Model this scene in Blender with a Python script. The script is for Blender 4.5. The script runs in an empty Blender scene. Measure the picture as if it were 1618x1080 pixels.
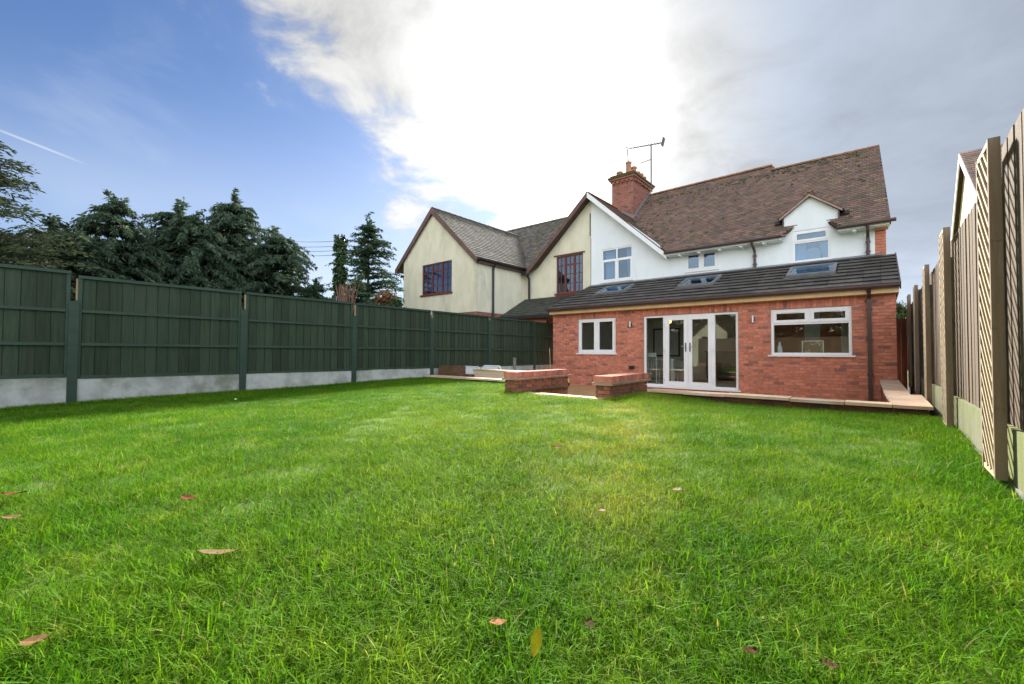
import bpy, math, random
import numpy as np
from mathutils import Vector, Matrix
from mathutils.geometry import tessellate_polygon
random.seed(7); rng = np.random.default_rng(7)
R = math.radians
sc = bpy.context.scene
COL = sc.collection

# ------------------------------------------------------------------ camera
EYE = 0.80
yaw, pit, rol = R(40.284), R(1.443), R(-0.281)
Fd = Vector((-math.sin(yaw) * math.cos(pit), math.cos(yaw) * math.cos(pit), math.sin(pit)))
Rt = Vector((math.cos(yaw), math.sin(yaw), 0)); Up = Rt.cross(Fd)
cx = Rt * math.cos(rol) - Up * math.sin(rol); cy = Rt * math.sin(rol) + Up * math.cos(rol)
cd = bpy.data.cameras.new('camera'); cam = bpy.data.objects.new('camera', cd); COL.objects.link(cam)
M4 = Matrix((cx, cy, -Fd)).transposed().to_4x4(); M4.translation = Vector((0, 0, EYE))
cam.matrix_world = M4
cd.sensor_width = 36; cd.lens = 36 * 684.462 / 1618; cd.clip_start = .05; cd.clip_end = 2000
sc.camera = cam
def ray(px, py):
    a, b = (px - 809) / 684.462, (540 - py) / 684.462
    return Fd + cx * a + cy * b

# ------------------------------------------------------------------ sky and sun
SUN_EL, SUN_AZ = 32.0, 37.4            # azimuth is measured from +Y towards -X
Sd = Vector((-math.sin(R(SUN_AZ)) * math.cos(R(SUN_EL)), math.cos(R(SUN_AZ)) * math.cos(R(SUN_EL)), math.sin(R(SUN_EL))))
SKY_STRENGTH = 0.10
EXPOSURE = 1.5
sc.view_settings.view_transform = 'Standard'; sc.view_settings.look = 'None'
sc.view_settings.exposure = EXPOSURE; sc.view_settings.gamma = 1; sc.view_settings.use_curve_mapping = False
world = bpy.data.worlds.new('World'); sc.world = world; world.use_nodes = True

class NT:
    def __init__(s, nt): s.nt = nt
    def n(s, t, **k):
        o = s.nt.nodes.new(t)
        for a, b in k.items(): setattr(o, a, b)
        return o
    def put(s, sock, v):
        if hasattr(v, 'is_linked') or isinstance(v, bpy.types.NodeSocket): s.nt.links.new(v, sock)
        else:
            if isinstance(v, (tuple, list, Vector)) and sock.type == 'RGBA' and len(v) == 3: v = (*v, 1)
            sock.default_value = v
    def m(s, op, a, b=None, c=None, clamp=False):
        o = s.n('ShaderNodeMath', operation=op); o.use_clamp = clamp
        s.put(o.inputs[0], a)
        if b is not None: s.put(o.inputs[1], b)
        if c is not None: s.put(o.inputs[2], c)
        return o.outputs[0]
    def vm(s, op, a, b=None):
        o = s.n('ShaderNodeVectorMath', operation=op); s.put(o.inputs[0], a)
        if b is not None: s.put(o.inputs[1], b)
        return o.outputs['Value'] if op in ('DOT_PRODUCT', 'LENGTH') else o.outputs[0]
    def sm(s, v, lo, hi, a=0., b=1.):
        o = s.n('ShaderNodeMapRange'); o.interpolation_type = 'SMOOTHSTEP'
        for i, x in enumerate((v, lo, hi, a, b)): s.put(o.inputs[i], x)
        return o.outputs[0]
    def mix(s, f, a, b, mode='MIX'):
        o = s.n('ShaderNodeMix', data_type='RGBA', blend_type=mode)
        s.put(o.inputs[0], f); s.put(o.inputs[6], a); s.put(o.inputs[7], b)
        return o.outputs[2]
    def noise(s, v, scale, detail=4, rough=.55, dist=0.):
        o = s.n('ShaderNodeTexNoise')
        s.put(o.inputs['Vector'], v); s.put(o.inputs['Scale'], scale); s.put(o.inputs['Detail'], detail)
        s.put(o.inputs['Roughness'], rough); s.put(o.inputs['Distortion'], dist)
        return o.outputs['Fac']
    def sep(s, v):
        o = s.n('ShaderNodeSeparateXYZ'); s.put(o.inputs[0], v); return o.outputs
    def comb(s, x, y, z):
        o = s.n('ShaderNodeCombineXYZ')
        for i, q in enumerate((x, y, z)): s.put(o.inputs[i], q)
        return o.outputs[0]

def build_sky():
    nt = world.node_tree; nt.nodes.clear(); t = NT(nt)
    out = t.n('ShaderNodeOutputWorld'); bg = t.n('ShaderNodeBackground')
    bg.inputs['Strength'].default_value = SKY_STRENGTH
    d = t.vm('NORMALIZE', t.n('ShaderNodeTexCoord').outputs['Generated'])
    dx, dy, dz = t.sep(d)
    sky = t.n('ShaderNodeTexSky', sky_type='NISHITA'); sky.sun_disc = False
    sky.sun_elevation = R(SUN_EL); sky.sun_rotation = R(-SUN_AZ); sky.altitude = 60; sky.air_density = 1.0; sky.dust_density = .6; sky.ozone_density = 2.0
    sunc = t.vm('DOT_PRODUCT', d, tuple(ray(860, 205).normalized()))
    ang = t.m('ARCCOSINE', t.m('MINIMUM', sunc, .99999))
    dzc = t.m('ADD', t.m('MAXIMUM', dz, 0.), .16)
    p = t.comb(t.m('DIVIDE', dx, dzc), t.m('DIVIDE', dy, dzc), 0.)
    n1 = t.noise(p, 1.35, 7, .58, .35); n2 = t.noise(p, 3.6, 8, .62, .5); n3 = t.noise(p, .55, 4, .5)
    # edge of the cloud bank: a great circle through two directions seen in the photograph
    def edge(a, b):
        v = ray(*b).cross(ray(*a)).normalized()
        if v.dot(ray(1500, 200)) < 0: v = -v
        return t.vm('DOT_PRODUCT', d, tuple(v))
    q1 = edge((420, 0), (700, 340)); q2 = edge((960, 0), (1030, 330))
    f = t.m('ADD', q1, t.m('ADD', t.m('MULTIPLY', t.m('SUBTRACT', n1, .5), .62), t.m('MULTIPLY', t.m('SUBTRACT', n2, .5), .36)))
    mask = t.sm(f, -.03, .10)
    # the blue part is an opening in the cloud to the left; beyond it the cloud closes again
    hole = t.m('ARCCOSINE', t.vm('DOT_PRODUCT', d, tuple(ray(60, 230).normalized())))
    mask = t.m('MAXIMUM', mask, t.sm(t.m('ADD', hole, t.m('MULTIPLY', t.m('SUBTRACT', n1, .5), .5)), .80, 1.05))
    # thin veil over the blue part, thicker low down
    veil = t.m('MULTIPLY', t.sm(dz, .50, .02), t.m('ADD', .38, t.m('MULTIPLY', t.sm(n3, .40, .62), .45)))
    veil = t.m('ADD', veil, t.m('MULTIPLY', t.sm(n1, .55, .75), .18), clamp=True)
    grey = t.sm(t.m('ADD', q2, t.m('ADD', t.m('MULTIPLY', t.m('SUBTRACT', n1, .5), .60), t.m('ADD', t.m('MULTIPLY', t.m('SUBTRACT', n3, .5), .5), t.m('MULTIPLY', t.m('SUBTRACT', n2, .5), .30)))), -.16, .34)
    glow = t.m('EXPONENT', t.m('MULTIPLY', t.m('POWER', t.m('DIVIDE', ang, .24), 2.), -1.))
    core = t.m('EXPONENT', t.m('MULTIPLY', t.m('POWER', t.m('DIVIDE', ang, .14), 2.), -1.))
    wide = t.m('EXPONENT', t.m('MULTIPLY', t.m('DIVIDE', ang, .75), -1.))
    rear = t.sm(ang, 1.2, 2.5)
    tex = t.m('ADD', t.m('MULTIPLY', t.m('SUBTRACT', n2, .5), .95), t.m('MULTIPLY', t.m('SUBTRACT', n1, .5), .65))
    soft = t.m('EXPONENT', t.m('MULTIPLY', t.m('POWER', t.m('DIVIDE', ang, .52), 1.6), -1.))
    shine = t.m('ADD', t.m('MULTIPLY', glow, .75), t.m('ADD', t.m('MULTIPLY', core, 4.), t.m('MULTIPLY', rear, REAR)))
    lum_w = t.m('ADD', t.m('ADD', .50, t.m('MULTIPLY', tex, 1.15)), t.m('ADD', t.m('MULTIPLY', soft, .30), shine))
    lum_g = t.m('ADD', t.m('ADD', .43, t.m('MULTIPLY', tex, .26)), t.m('ADD', t.m('MULTIPLY', soft, .42), shine))
    lowl = t.m('MULTIPLY', t.sm(t.m('ADD', dz, t.m('MULTIPLY', t.m('SUBTRACT', n1, .5), .2)), .27, .05), .34)
    lum_g = t.m('ADD', lum_g, lowl)
    lum = t.m('ADD', t.m('MULTIPLY', lum_w, t.m('SUBTRACT', 1., grey)), t.m('MULTIPLY', lum_g, grey))
    tint = t.mix(t.m('MULTIPLY', grey, t.sm(ang, .2, .5)), (1.0, 1.0, .985), (.88, 1.0, 1.20))
    k = 1. / SKY_STRENGTH / 2 ** EXPOSURE
    cloud = t.mix(1., tint, t.comb(t.m('MULTIPLY', lum, k), t.m('MULTIPLY', lum, k), t.m('MULTIPLY', lum, k)), 'MULTIPLY')
    blue = t.mix(1., sky.outputs[0], (SKYMUL[0], SKYMUL[1], SKYMUL[2]), 'MULTIPLY')
    vl = t.m('ADD', .78, t.m('MULTIPLY', wide, .5))
    blue = t.mix(veil, blue, t.mix(1., (.84, .93, 1.05), t.comb(*[t.m('MULTIPLY', vl, k)] * 3), 'MULTIPLY'))
    # contrail: short great-circle arc
    a, b = ray(-40, 190).normalized(), ray(136, 259).normalized()
    nn = b.cross(a).normalized(); mid = (a + b).normalized()
    off = t.m('ABSOLUTE', t.vm('DOT_PRODUCT', d, tuple(nn)))
    along = t.sm(t.vm('DOT_PRODUCT', d, tuple(mid)), mid.dot(b) - .0004, mid.dot(b) + .002)
    tr = t.m('MULTIPLY', t.m('MULTIPLY', t.sm(off, .0024, .0006), along), .5)
    blue = t.mix(tr, blue, (.95 * k, .97 * k, 1.0 * k))
    col = t.mix(mask, blue, cloud)
    t.put(bg.inputs['Color'], col); nt.links.new(bg.outputs[0], out.inputs[0])
REAR = 2.5  # extra cloud brightness added behind the viewer to light the house front
SKYMUL = tuple(c / 2 ** EXPOSURE for c in (.75, .93, 1.22))
build_sky()
sl = bpy.data.lights.new('sun', 'SUN'); sl.energy = 5.0; sl.angle = R(7); sl.color = (1.0, .95, .86)
so = bpy.data.objects.new('sun', sl); COL.objects.link(so)
so.rotation_euler = (-Sd).to_track_quat('-Z', 'Y').to_euler()
so.location = Sd * 60

# ------------------------------------------------------------------ materials
def mat(name, c1, c2=None, scale=6., rough=.75, rnd=.12, stretch=(1, 1, 1), bump=0., bscale=None, metal=0., c3=None, s3=2., t3=(.55, .7), lo=.35, hi=.65, spec=.4, hue=0., detail=5):
    m = bpy.data.materials.new(name); m.use_nodes = True
    nt = m.node_tree; t = NT(nt); b = nt.nodes['Principled BSDF']
    co = t.n('ShaderNodeTexCoord').outputs['Object']
    oi = t.n('ShaderNodeObjectInfo').outputs['Random']; ge = t.n('ShaderNodeNewGeometry').outputs['Random Per Island']
    r = t.m('FRACT', t.m('ADD', oi, ge)); r2 = t.m('FRACT', t.m('MULTIPLY', r, 37.7))
    co = t.vm('ADD', t.vm('MULTIPLY', co, stretch), t.comb(t.m('MULTIPLY', r, 31.), t.m('MULTIPLY', r2, 17.), t.m('MULTIPLY', r, 9.)) if rnd else (0, 0, 0))
    nz = t.noise(co, scale, detail, .6)
    col = t.mix(t.sm(nz, lo, hi), c1, c2 or c1)
    if c3 is not None: col = t.mix(t.sm(t.noise(co, s3, 5, .65), *t3), col, c3)
    if rnd:
        h = t.n('ShaderNodeHueSaturation'); t.put(h.inputs['Color'], col)
        t.put(h.inputs['Value'], t.m('ADD', 1 - rnd, t.m('MULTIPLY', r, 2 * rnd)))
        t.put(h.inputs['Hue'], t.m('ADD', .5 - hue, t.m('MULTIPLY', r2, 2 * hue)))
        col = h.outputs[0]
    t.put(b.inputs['Base Color'], col); b.inputs['Roughness'].default_value = rough
    b.inputs['Metallic'].default_value = metal; b.inputs['Specular IOR Level'].default_value = spec
    if bump:
        bp = t.n('ShaderNodeBump'); bp.inputs['Strength'].default_value = bump; bp.inputs['Distance'].default_value = .01
        t.put(bp.inputs['Height'], t.noise(co, bscale or scale * 3, 6, .65)); nt.links.new(bp.outputs[0], b.inputs['Normal'])
    return m

def brick_mat(name, a, bcol, dark, pd=.86, rnd=.16, bump=.35):
    m = mat(name, a, bcol, 9, .85, rnd, bump=bump, bscale=70)
    t = NT(m.node_tree); b = m.node_tree.nodes['Principled BSDF']
    src = b.inputs['Base Color'].links[0].from_socket
    oi = t.n('ShaderNodeObjectInfo').outputs['Random']; ge = t.n('ShaderNodeNewGeometry').outputs['Random Per Island']
    r = t.m('FRACT', t.m('MULTIPLY', t.m('ADD', oi, ge), 13.3))
    co = t.n('ShaderNodeTexCoord').outputs['Object']
    f = t.m('MULTIPLY', t.sm(r, pd, 1.0), t.sm(t.noise(t.vm('ADD', co, t.comb(t.m('MULTIPLY', r, 50.), 0., 0.)), 7, 3), .30, .55))
    t.put(b.inputs['Base Color'], t.mix(f, src, dark))
    return m

MT = {}
MT['brick'] = brick_mat('red_brick', (.66, .245, .155), (.51, .175, .108), (.25, .115, .095), .78, .15)
MT['brick_old'] = brick_mat('weathered_brick', (.37, .14, .088), (.22, .10, .06), (.085, .065, .042), .72)
MT['brick_shade_tone'] = brick_mat('shade_toned_brick', (.15, .062, .042), (.095, .042, .03), (.05, .03, .022), .8)  # shade under the coping put into a darker brick colour
MT['brick_cope'] = brick_mat('coping_brick', (.60, .22, .15), (.47, .16, .105), (.30, .13, .10), .85)
MT['mortar'] = mat('mortar', (.48, .31, .225), (.40, .25, .18), 12, .95, 0, bump=.4)
MT['creasing'] = mat('creasing_tile', (.50, .35, .26), (.36, .24, .17), 12, .85, .15, bump=.4)
MT['upvc'] = mat('white_frame', (.86, .85, .84), (.82, .80, .79), 3, .35, 0)
MT['render_white'] = mat('white_render', (.85, .87, .87), (.80, .82, .82), 2.2, .9, 0, bump=.25, bscale=90, stretch=(1, 1, .4), c3=(.66, .67, .64), s3=1.2, t3=(.56, .82))
MT['render_cream'] = mat('cream_render', (.76, .70, .52), (.68, .62, .45), 2.5, .92, 0, bump=.5, bscale=60, c3=(.50, .46, .33), s3=1.1, t3=(.52, .76), stretch=(1, 1, .5))
MT['fascia'] = mat('tan_fascia', (.68, .47, .24), (.60, .40, .19), 4, .5, 0)
MT['brown_pvc'] = mat('brown_plastic', (.075, .040, .036), (.06, .032, .03), 4, .35, 0)
MT['brown_wood'] = mat('brown_bargeboard', (.17, .09, .075), (.12, .065, .055), 6, .6, 0, stretch=(1, 1, 1))
MT['black_pvc'] = mat('black_plastic', (.03, .026, .026), (.02, .02, .02), 4, .4, 0)
MT['red_frame'] = mat('mahogany_frame', (.17, .045, .032), (.13, .03, .024), 8, .45, 0)
MT['tile_concrete'] = mat('grey_concrete_tile', (.120, .104, .088), (.075, .066, .057), 5, .7, .25, bump=.3, bscale=60, c3=(.19, .175, .15), s3=1.6, t3=(.60, .8))
MT['deck_dark'] = mat('roof_underlay', (.03, .025, .022), None, 4, .9, 0)
MT['tile_clay'] = mat('clay_tile', (.275, .165, .122), (.165, .120, .104), .9, .88, .22, bump=.4, bscale=60, c3=(.15, .135, .06), s3=.75, t3=(.52, .70), hue=.014, lo=.38, hi=.62)
MT['tile_clay_deck'] = mat('clay_roof_deck', (.09, .05, .038), (.06, .04, .03), 3, .9, 0)
MT['tile_grey'] = mat('mossy_grey_tile', (.19, .165, .14), (.115, .10, .085), 2.2, .85, .32, bump=.4, bscale=60, c3=(.13, .135, .05), s3=1.1, t3=(.50, .68))
MT['tile_dark'] = mat('dark_mossy_slate', (.055, .058, .045), (.035, .037, .03), 3, .7, .3, bump=.3, c3=(.06, .075, .025), s3=2.0, t3=(.5, .7))
MT['ridge_clay'] = mat('ridge_tile_clay', (.33, .14, .075), (.22, .10, .055), 5, .85, .2, bump=.4, c3=(.15, .13, .05), s3=3, t3=(.52, .68))
MT['dormer_trim'] = mat('dormer_edge_mortar', (.42, .28, .22), (.34, .21, .16), 9, .9, 0)
MT['lead'] = mat('lead_flashing', (.27, .27, .28), (.20, .20, .21), 5, .5, 0, metal=.3, bump=.2)
MT['moss'] = mat('roof_moss', (.085, .08, .025), (.05, .05, .02), 14, .95, .25, bump=.6, bscale=80)
MT['chimney_brick'] = brick_mat('chimney_brick', (.36, .135, .095), (.25, .10, .075), (.11, .07, .05), .8)
MT['pot'] = mat('chimney_pot_clay', (.44, .20, .11), (.33, .15, .085), 6, .8, .12, c3=(.2, .16, .08), s3=4)
MT['green_board'] = mat('green_fence_board', (.041, .062, .035), (.028, .044, .025), 3.0, .62, .28, stretch=(9, 9, .7), bump=.35, bscale=14, c3=(.052, .056, .030), s3=1.6, t3=(.50, .75), spec=.25)
MT['green_rail'] = mat('green_fence_rail', (.032, .064, .042), (.025, .050, .032), 4, .55, .06, stretch=(4, .5, 4), bump=.2)
MT['raw_wood'] = mat('raw_softwood', (.42, .30, .17), (.30, .21, .12), 6, .8, .1, stretch=(6, 6, .8))
MT['gravel_board'] = mat('grey_concrete_board', (.55, .55, .51), (.40, .395, .36), 3.5, .9, .06, bump=.6, bscale=55, c3=(.22, .23, .17), s3=1.5, t3=(.46, .70))
MT['algae_board'] = mat('algae_concrete_board', (.20, .205, .105), (.155, .185, .05), 3.2, .9, .05, stretch=(1, 2.4, .5), bump=.5, bscale=50, c3=(.215, .21, .17), s3=2.2, t3=(.48, .62))
MT['concrete_post'] = mat('concrete_post', (.22, .21, .18), (.15, .145, .12), 5, .9, .05, bump=.4)
MT['grey_board'] = mat('weathered_fence_board', (.168, .118, .076), (.110, .078, .050), 3.0, .8, .22, stretch=(10, 10, .6), bump=.6, bscale=12, c3=(.058, .045, .032), s3=2.2, t3=(.60, .74))
MT['trellis_wood'] = mat('pale_trellis_slat', (.58, .47, .30), (.50, .39, .24), 4, .7, .08, stretch=(6, 6, 1), bump=.2)
MT['trellis_frame'] = mat('brown_trellis_frame', (.28, .20, .14), (.21, .15, .10), 3, .75, .08, stretch=(9, 9, .7), bump=.3)
MT['sandstone'] = mat('sandstone_slab', (.74, .54, .37), (.62, .43, .28), 2.6, .8, .14, bump=.35, bscale=30, c3=(.78, .68, .56), s3=1.6, t3=(.48, .7), hue=.01)
MT['sandstone_wet'] = mat('wet_patio_slab', (.60, .38, .17), (.46, .27, .12), 3, .35, .18, bump=.2, c3=(.36, .28, .19), s3=2, t3=(.5, .7))
MT['soil'] = mat('soil_under_grass', (.085, .170, .012), (.10, .15, .02), 7, .95, 0, bump=.6, c3=(.17, .165, .05), s3=1.3, t3=(.56, .72))
MT['sleeper'] = mat('timber_sleeper', (.17, .095, .05), (.10, .055, .03), 3, .85, .1, stretch=(1, 8, 8), bump=.5)
MT['white_plastic'] = mat('white_plastic', (.80, .80, .79), (.74, .74, .73), 4, .4, 0)
MT['cream_wood'] = mat('cream_board', (.66, .55, .38), (.58, .47, .31), 4, .7, 0, stretch=(.6, 6, 6))
MT['steel'] = mat('brushed_steel', (.60, .60, .60), (.52, .52, .52), 8, .3, 0, metal=.9)
MT['grey_metal'] = mat('aerial_metal', (.13, .13, .14), (.10, .10, .11), 5, .5, 0, metal=.2)
MT['copper'] = mat('hose_tan', (.52, .27, .17), (.45, .22, .14), 8, .5, 0)
MT['yellow_plastic'] = mat('yellow_plastic', (.65, .50, .10), None, 5, .5, 0)
MT['black_iron'] = mat('black_iron', (.02, .02, .022), None, 5, .5, 0, metal=.4)
MT['in_wall'] = mat('interior_wall_beige', (.72, .66, .54), (.68, .62, .50), 2, .9, 0)
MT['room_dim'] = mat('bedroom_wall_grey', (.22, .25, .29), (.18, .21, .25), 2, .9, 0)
MT['in_wall_red'] = mat('interior_wall_brown', (.52, .24, .12), (.46, .20, .10), 2, .9, 0)
MT['in_floor'] = mat('interior_floor_oak', (.42, .32, .23), (.32, .24, .17), 3, .3, .1, stretch=(6, .6, 1))
MT['in_ceiling'] = mat('interior_ceiling_white', (.72, .71, .68), None, 2, .9, 0)
MT['dark_cabinet'] = mat('dark_cabinet', (.05, .04, .035), None, 3, .4, 0)
MT['curtain'] = mat('net_curtain', (.72, .76, .80), (.60, .64, .70), 5, .9, 0, stretch=(9, 9, .3))
MT['bark'] = mat('tree_bark', (.09, .065, .045), (.055, .042, .03), 9, .95, .1, stretch=(3, 3, .6), bump=.7)
MT['twig_brown'] = mat('dead_twig', (.30, .17, .11), (.20, .11, .07), 6, .9, .2)
MT['ivy'] = mat('ivy_leaf', (.055, .10, .028), (.035, .07, .02), 4, .5, .35, hue=.02)
MT['autumn'] = mat('autumn_leaf', (.30, .09, .04), (.22, .15, .04), 3, .7, .3, hue=.03)
MT['side_gate'] = mat('red_brown_gate', (.11, .035, .025), (.08, .028, .02), 4, .7, .1, stretch=(6, 6, .6))

def foliage_mat(name, c1, c2, c3, trans=.25, sc_=.7):
    m = mat(name, c1, c2, sc_, .85, .34, spec=.08, c3=c3, s3=.45, t3=(.5, .68), hue=.015)
    nt = m.node_tree; t = NT(nt); b = nt.nodes['Principled BSDF']
    src = b.inputs['Base Color'].links[0].from_socket
    tl = t.n('ShaderNodeBsdfTranslucent'); t.put(tl.inputs['Color'], src)
    mx = t.n('ShaderNodeMixShader'); mx.inputs[0].default_value = trans
    nt.links.new(b.outputs[0], mx.inputs[1]); nt.links.new(tl.outputs[0], mx.inputs[2])
    nt.links.new(mx.outputs[0], nt.nodes['Material Output'].inputs[0])
    return m
MT['conifer'] = foliage_mat('conifer_frond', (.056, .094, .060), (.084, .126, .075), (.16, .18, .085))
MT['conifer_light'] = foliage_mat('conifer_frond_light', (.045, .085, .045), (.06, .10, .055), (.085, .11, .05))
MT['conifer_near'] = foliage_mat('conifer_frond_bluish', (.040, .058, .036), (.055, .070, .040), (.10, .12, .03))

def glass_mat(name, refl, tint=(.75, .80, .78), rough=.01, gc=(.95, .97, 1, 1), fr=.25):
    m = bpy.data.materials.new(name); m.use_nodes = True; nt = m.node_tree; nt.nodes.clear(); t = NT(nt)
    o = t.n('ShaderNodeOutputMaterial'); tr = t.n('ShaderNodeBsdfTransparent'); gl = t.n('ShaderNodeBsdfGlossy')
    tr.inputs[0].default_value = (*tint, 1); gl.inputs['Roughness'].default_value = rough; gl.inputs['Color'].default_value = gc
    lw = t.n('ShaderNodeLayerWeight'); lw.inputs['Blend'].default_value = .35
    f = t.m('ADD', refl, t.m('MULTIPLY', lw.outputs['Fresnel'], fr), clamp=True)
    bp = t.n('ShaderNodeBump'); bp.inputs['Strength'].default_value = .04
    t.put(bp.inputs['Height'], t.noise(t.n('ShaderNodeTexCoord').outputs['Object'], 2.5, 2)); nt.links.new(bp.outputs[0], gl.inputs['Normal'])
    mx = t.n('ShaderNodeMixShader'); t.put(mx.inputs[0], f); nt.links.new(tr.outputs[0], mx.inputs[1]); nt.links.new(gl.outputs[0], mx.inputs[2])
    nt.links.new(mx.outputs[0], o.inputs[0]); return m
MT['glass'] = glass_mat('window_glass', .035, (.90, .93, .90))
MT['glass_roof'] = glass_mat('rooflight_glass', .12, (.88, .92, .95), .01, (.62, .80, 1, 1), .20)
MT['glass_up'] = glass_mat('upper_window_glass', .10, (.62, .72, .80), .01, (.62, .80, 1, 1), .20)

def grass_mat():
    m = bpy.data.materials.new('grass_blade'); m.use_nodes = True; nt = m.node_tree; t = NT(nt); b = nt.nodes['Principled BSDF']
    geo = t.n('ShaderNodeNewGeometry'); pos = geo.outputs['Position']; isl = geo.outputs['Random Per Island']
    oi = t.n('ShaderNodeObjectInfo').outputs['Random']
    r = t.m('FRACT', t.m('ADD', isl, t.m('MULTIPLY', oi, 7.1)))
    big = t.noise(pos, .55, 3); mid = t.noise(pos, 2.6, 4)
    c = t.mix(t.sm(big, .38, .62), (.075, .205, .010), (.120, .258, .014))
    c = t.mix(t.m('MULTIPLY', t.sm(mid, .48, .70), .7), c, (.215, .32, .022))
    c = t.mix(t.m('MULTIPLY', t.sm(r, .35, 1.), .55), c, (.040, .150, .004))
    c = t.mix(t.sm(r, .045, .0, 0., 1.), c, (.44, .38, .15))
    # worn yellowish track up the middle of the lawn
    x, y, z = t.sep(pos)
    ax = t.m('ADD', x, t.m('ADD', t.m('MULTIPLY', y, .36), .55))
    worn = t.m('MULTIPLY', t.sm(t.m('ABSOLUTE', ax), .75, .05), t.sm(t.noise(pos, 1.7, 4), .42, .62))
    worn = t.m('MULTIPLY', worn, t.sm(y, 1.2, 2.4))
    broad = t.m('MULTIPLY', t.sm(t.m('ABSOLUTE', t.m('ADD', ax, .9)), 3.4, .3), t.m('MULTIPLY', t.sm(y, .6, 3.2), t.sm(t.noise(pos, 1.1, 4), .30, .60)))
    c = t.mix(t.m('MULTIPLY', broad, .60), c, (.235, .335, .020))
    c = t.mix(t.m('MULTIPLY', worn, .75), c, (.36, .36, .07))
    v = t.m('ADD', .74, t.m('ADD', t.m('MULTIPLY', oi, .30), t.m('MULTIPLY', t.sm(t.noise(pos, 17, 3), .34, .66), .34)))  # fine speckle painted into the colour imitates shade between the blades
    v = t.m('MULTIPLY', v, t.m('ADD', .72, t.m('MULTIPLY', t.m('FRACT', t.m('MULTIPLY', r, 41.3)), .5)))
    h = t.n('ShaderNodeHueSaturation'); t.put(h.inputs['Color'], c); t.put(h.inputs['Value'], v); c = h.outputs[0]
    t.put(b.inputs['Base Color'], c); b.inputs['Roughness'].default_value = .6; b.inputs['Specular IOR Level'].default_value = .05
    tl = t.n('ShaderNodeBsdfTranslucent'); t.put(tl.inputs['Color'], t.mix(1., c, (1.25, 1.2, .7), 'MULTIPLY'))
    mx = t.n('ShaderNodeMixShader'); mx.inputs[0].default_value = .38
    nt.links.new(b.outputs[0], mx.inputs[1]); nt.links.new(tl.outputs[0], mx.inputs[2]); nt.links.new(mx.outputs[0], nt.nodes['Material Output'].inputs[0])
    return m
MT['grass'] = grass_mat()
def lamp_mat():
    m = bpy.data.materials.new('lit_bulb'); m.use_nodes = True; b = m.node_tree.nodes['Principled BSDF']
    b.inputs['Base Color'].default_value = (.9, .7, .4, 1); b.inputs['Emission Color'].default_value = (1, .55, .16, 1); b.inputs['Emission Strength'].default_value = 2.2
    return m
MT['bulb'] = lamp_mat()

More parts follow.
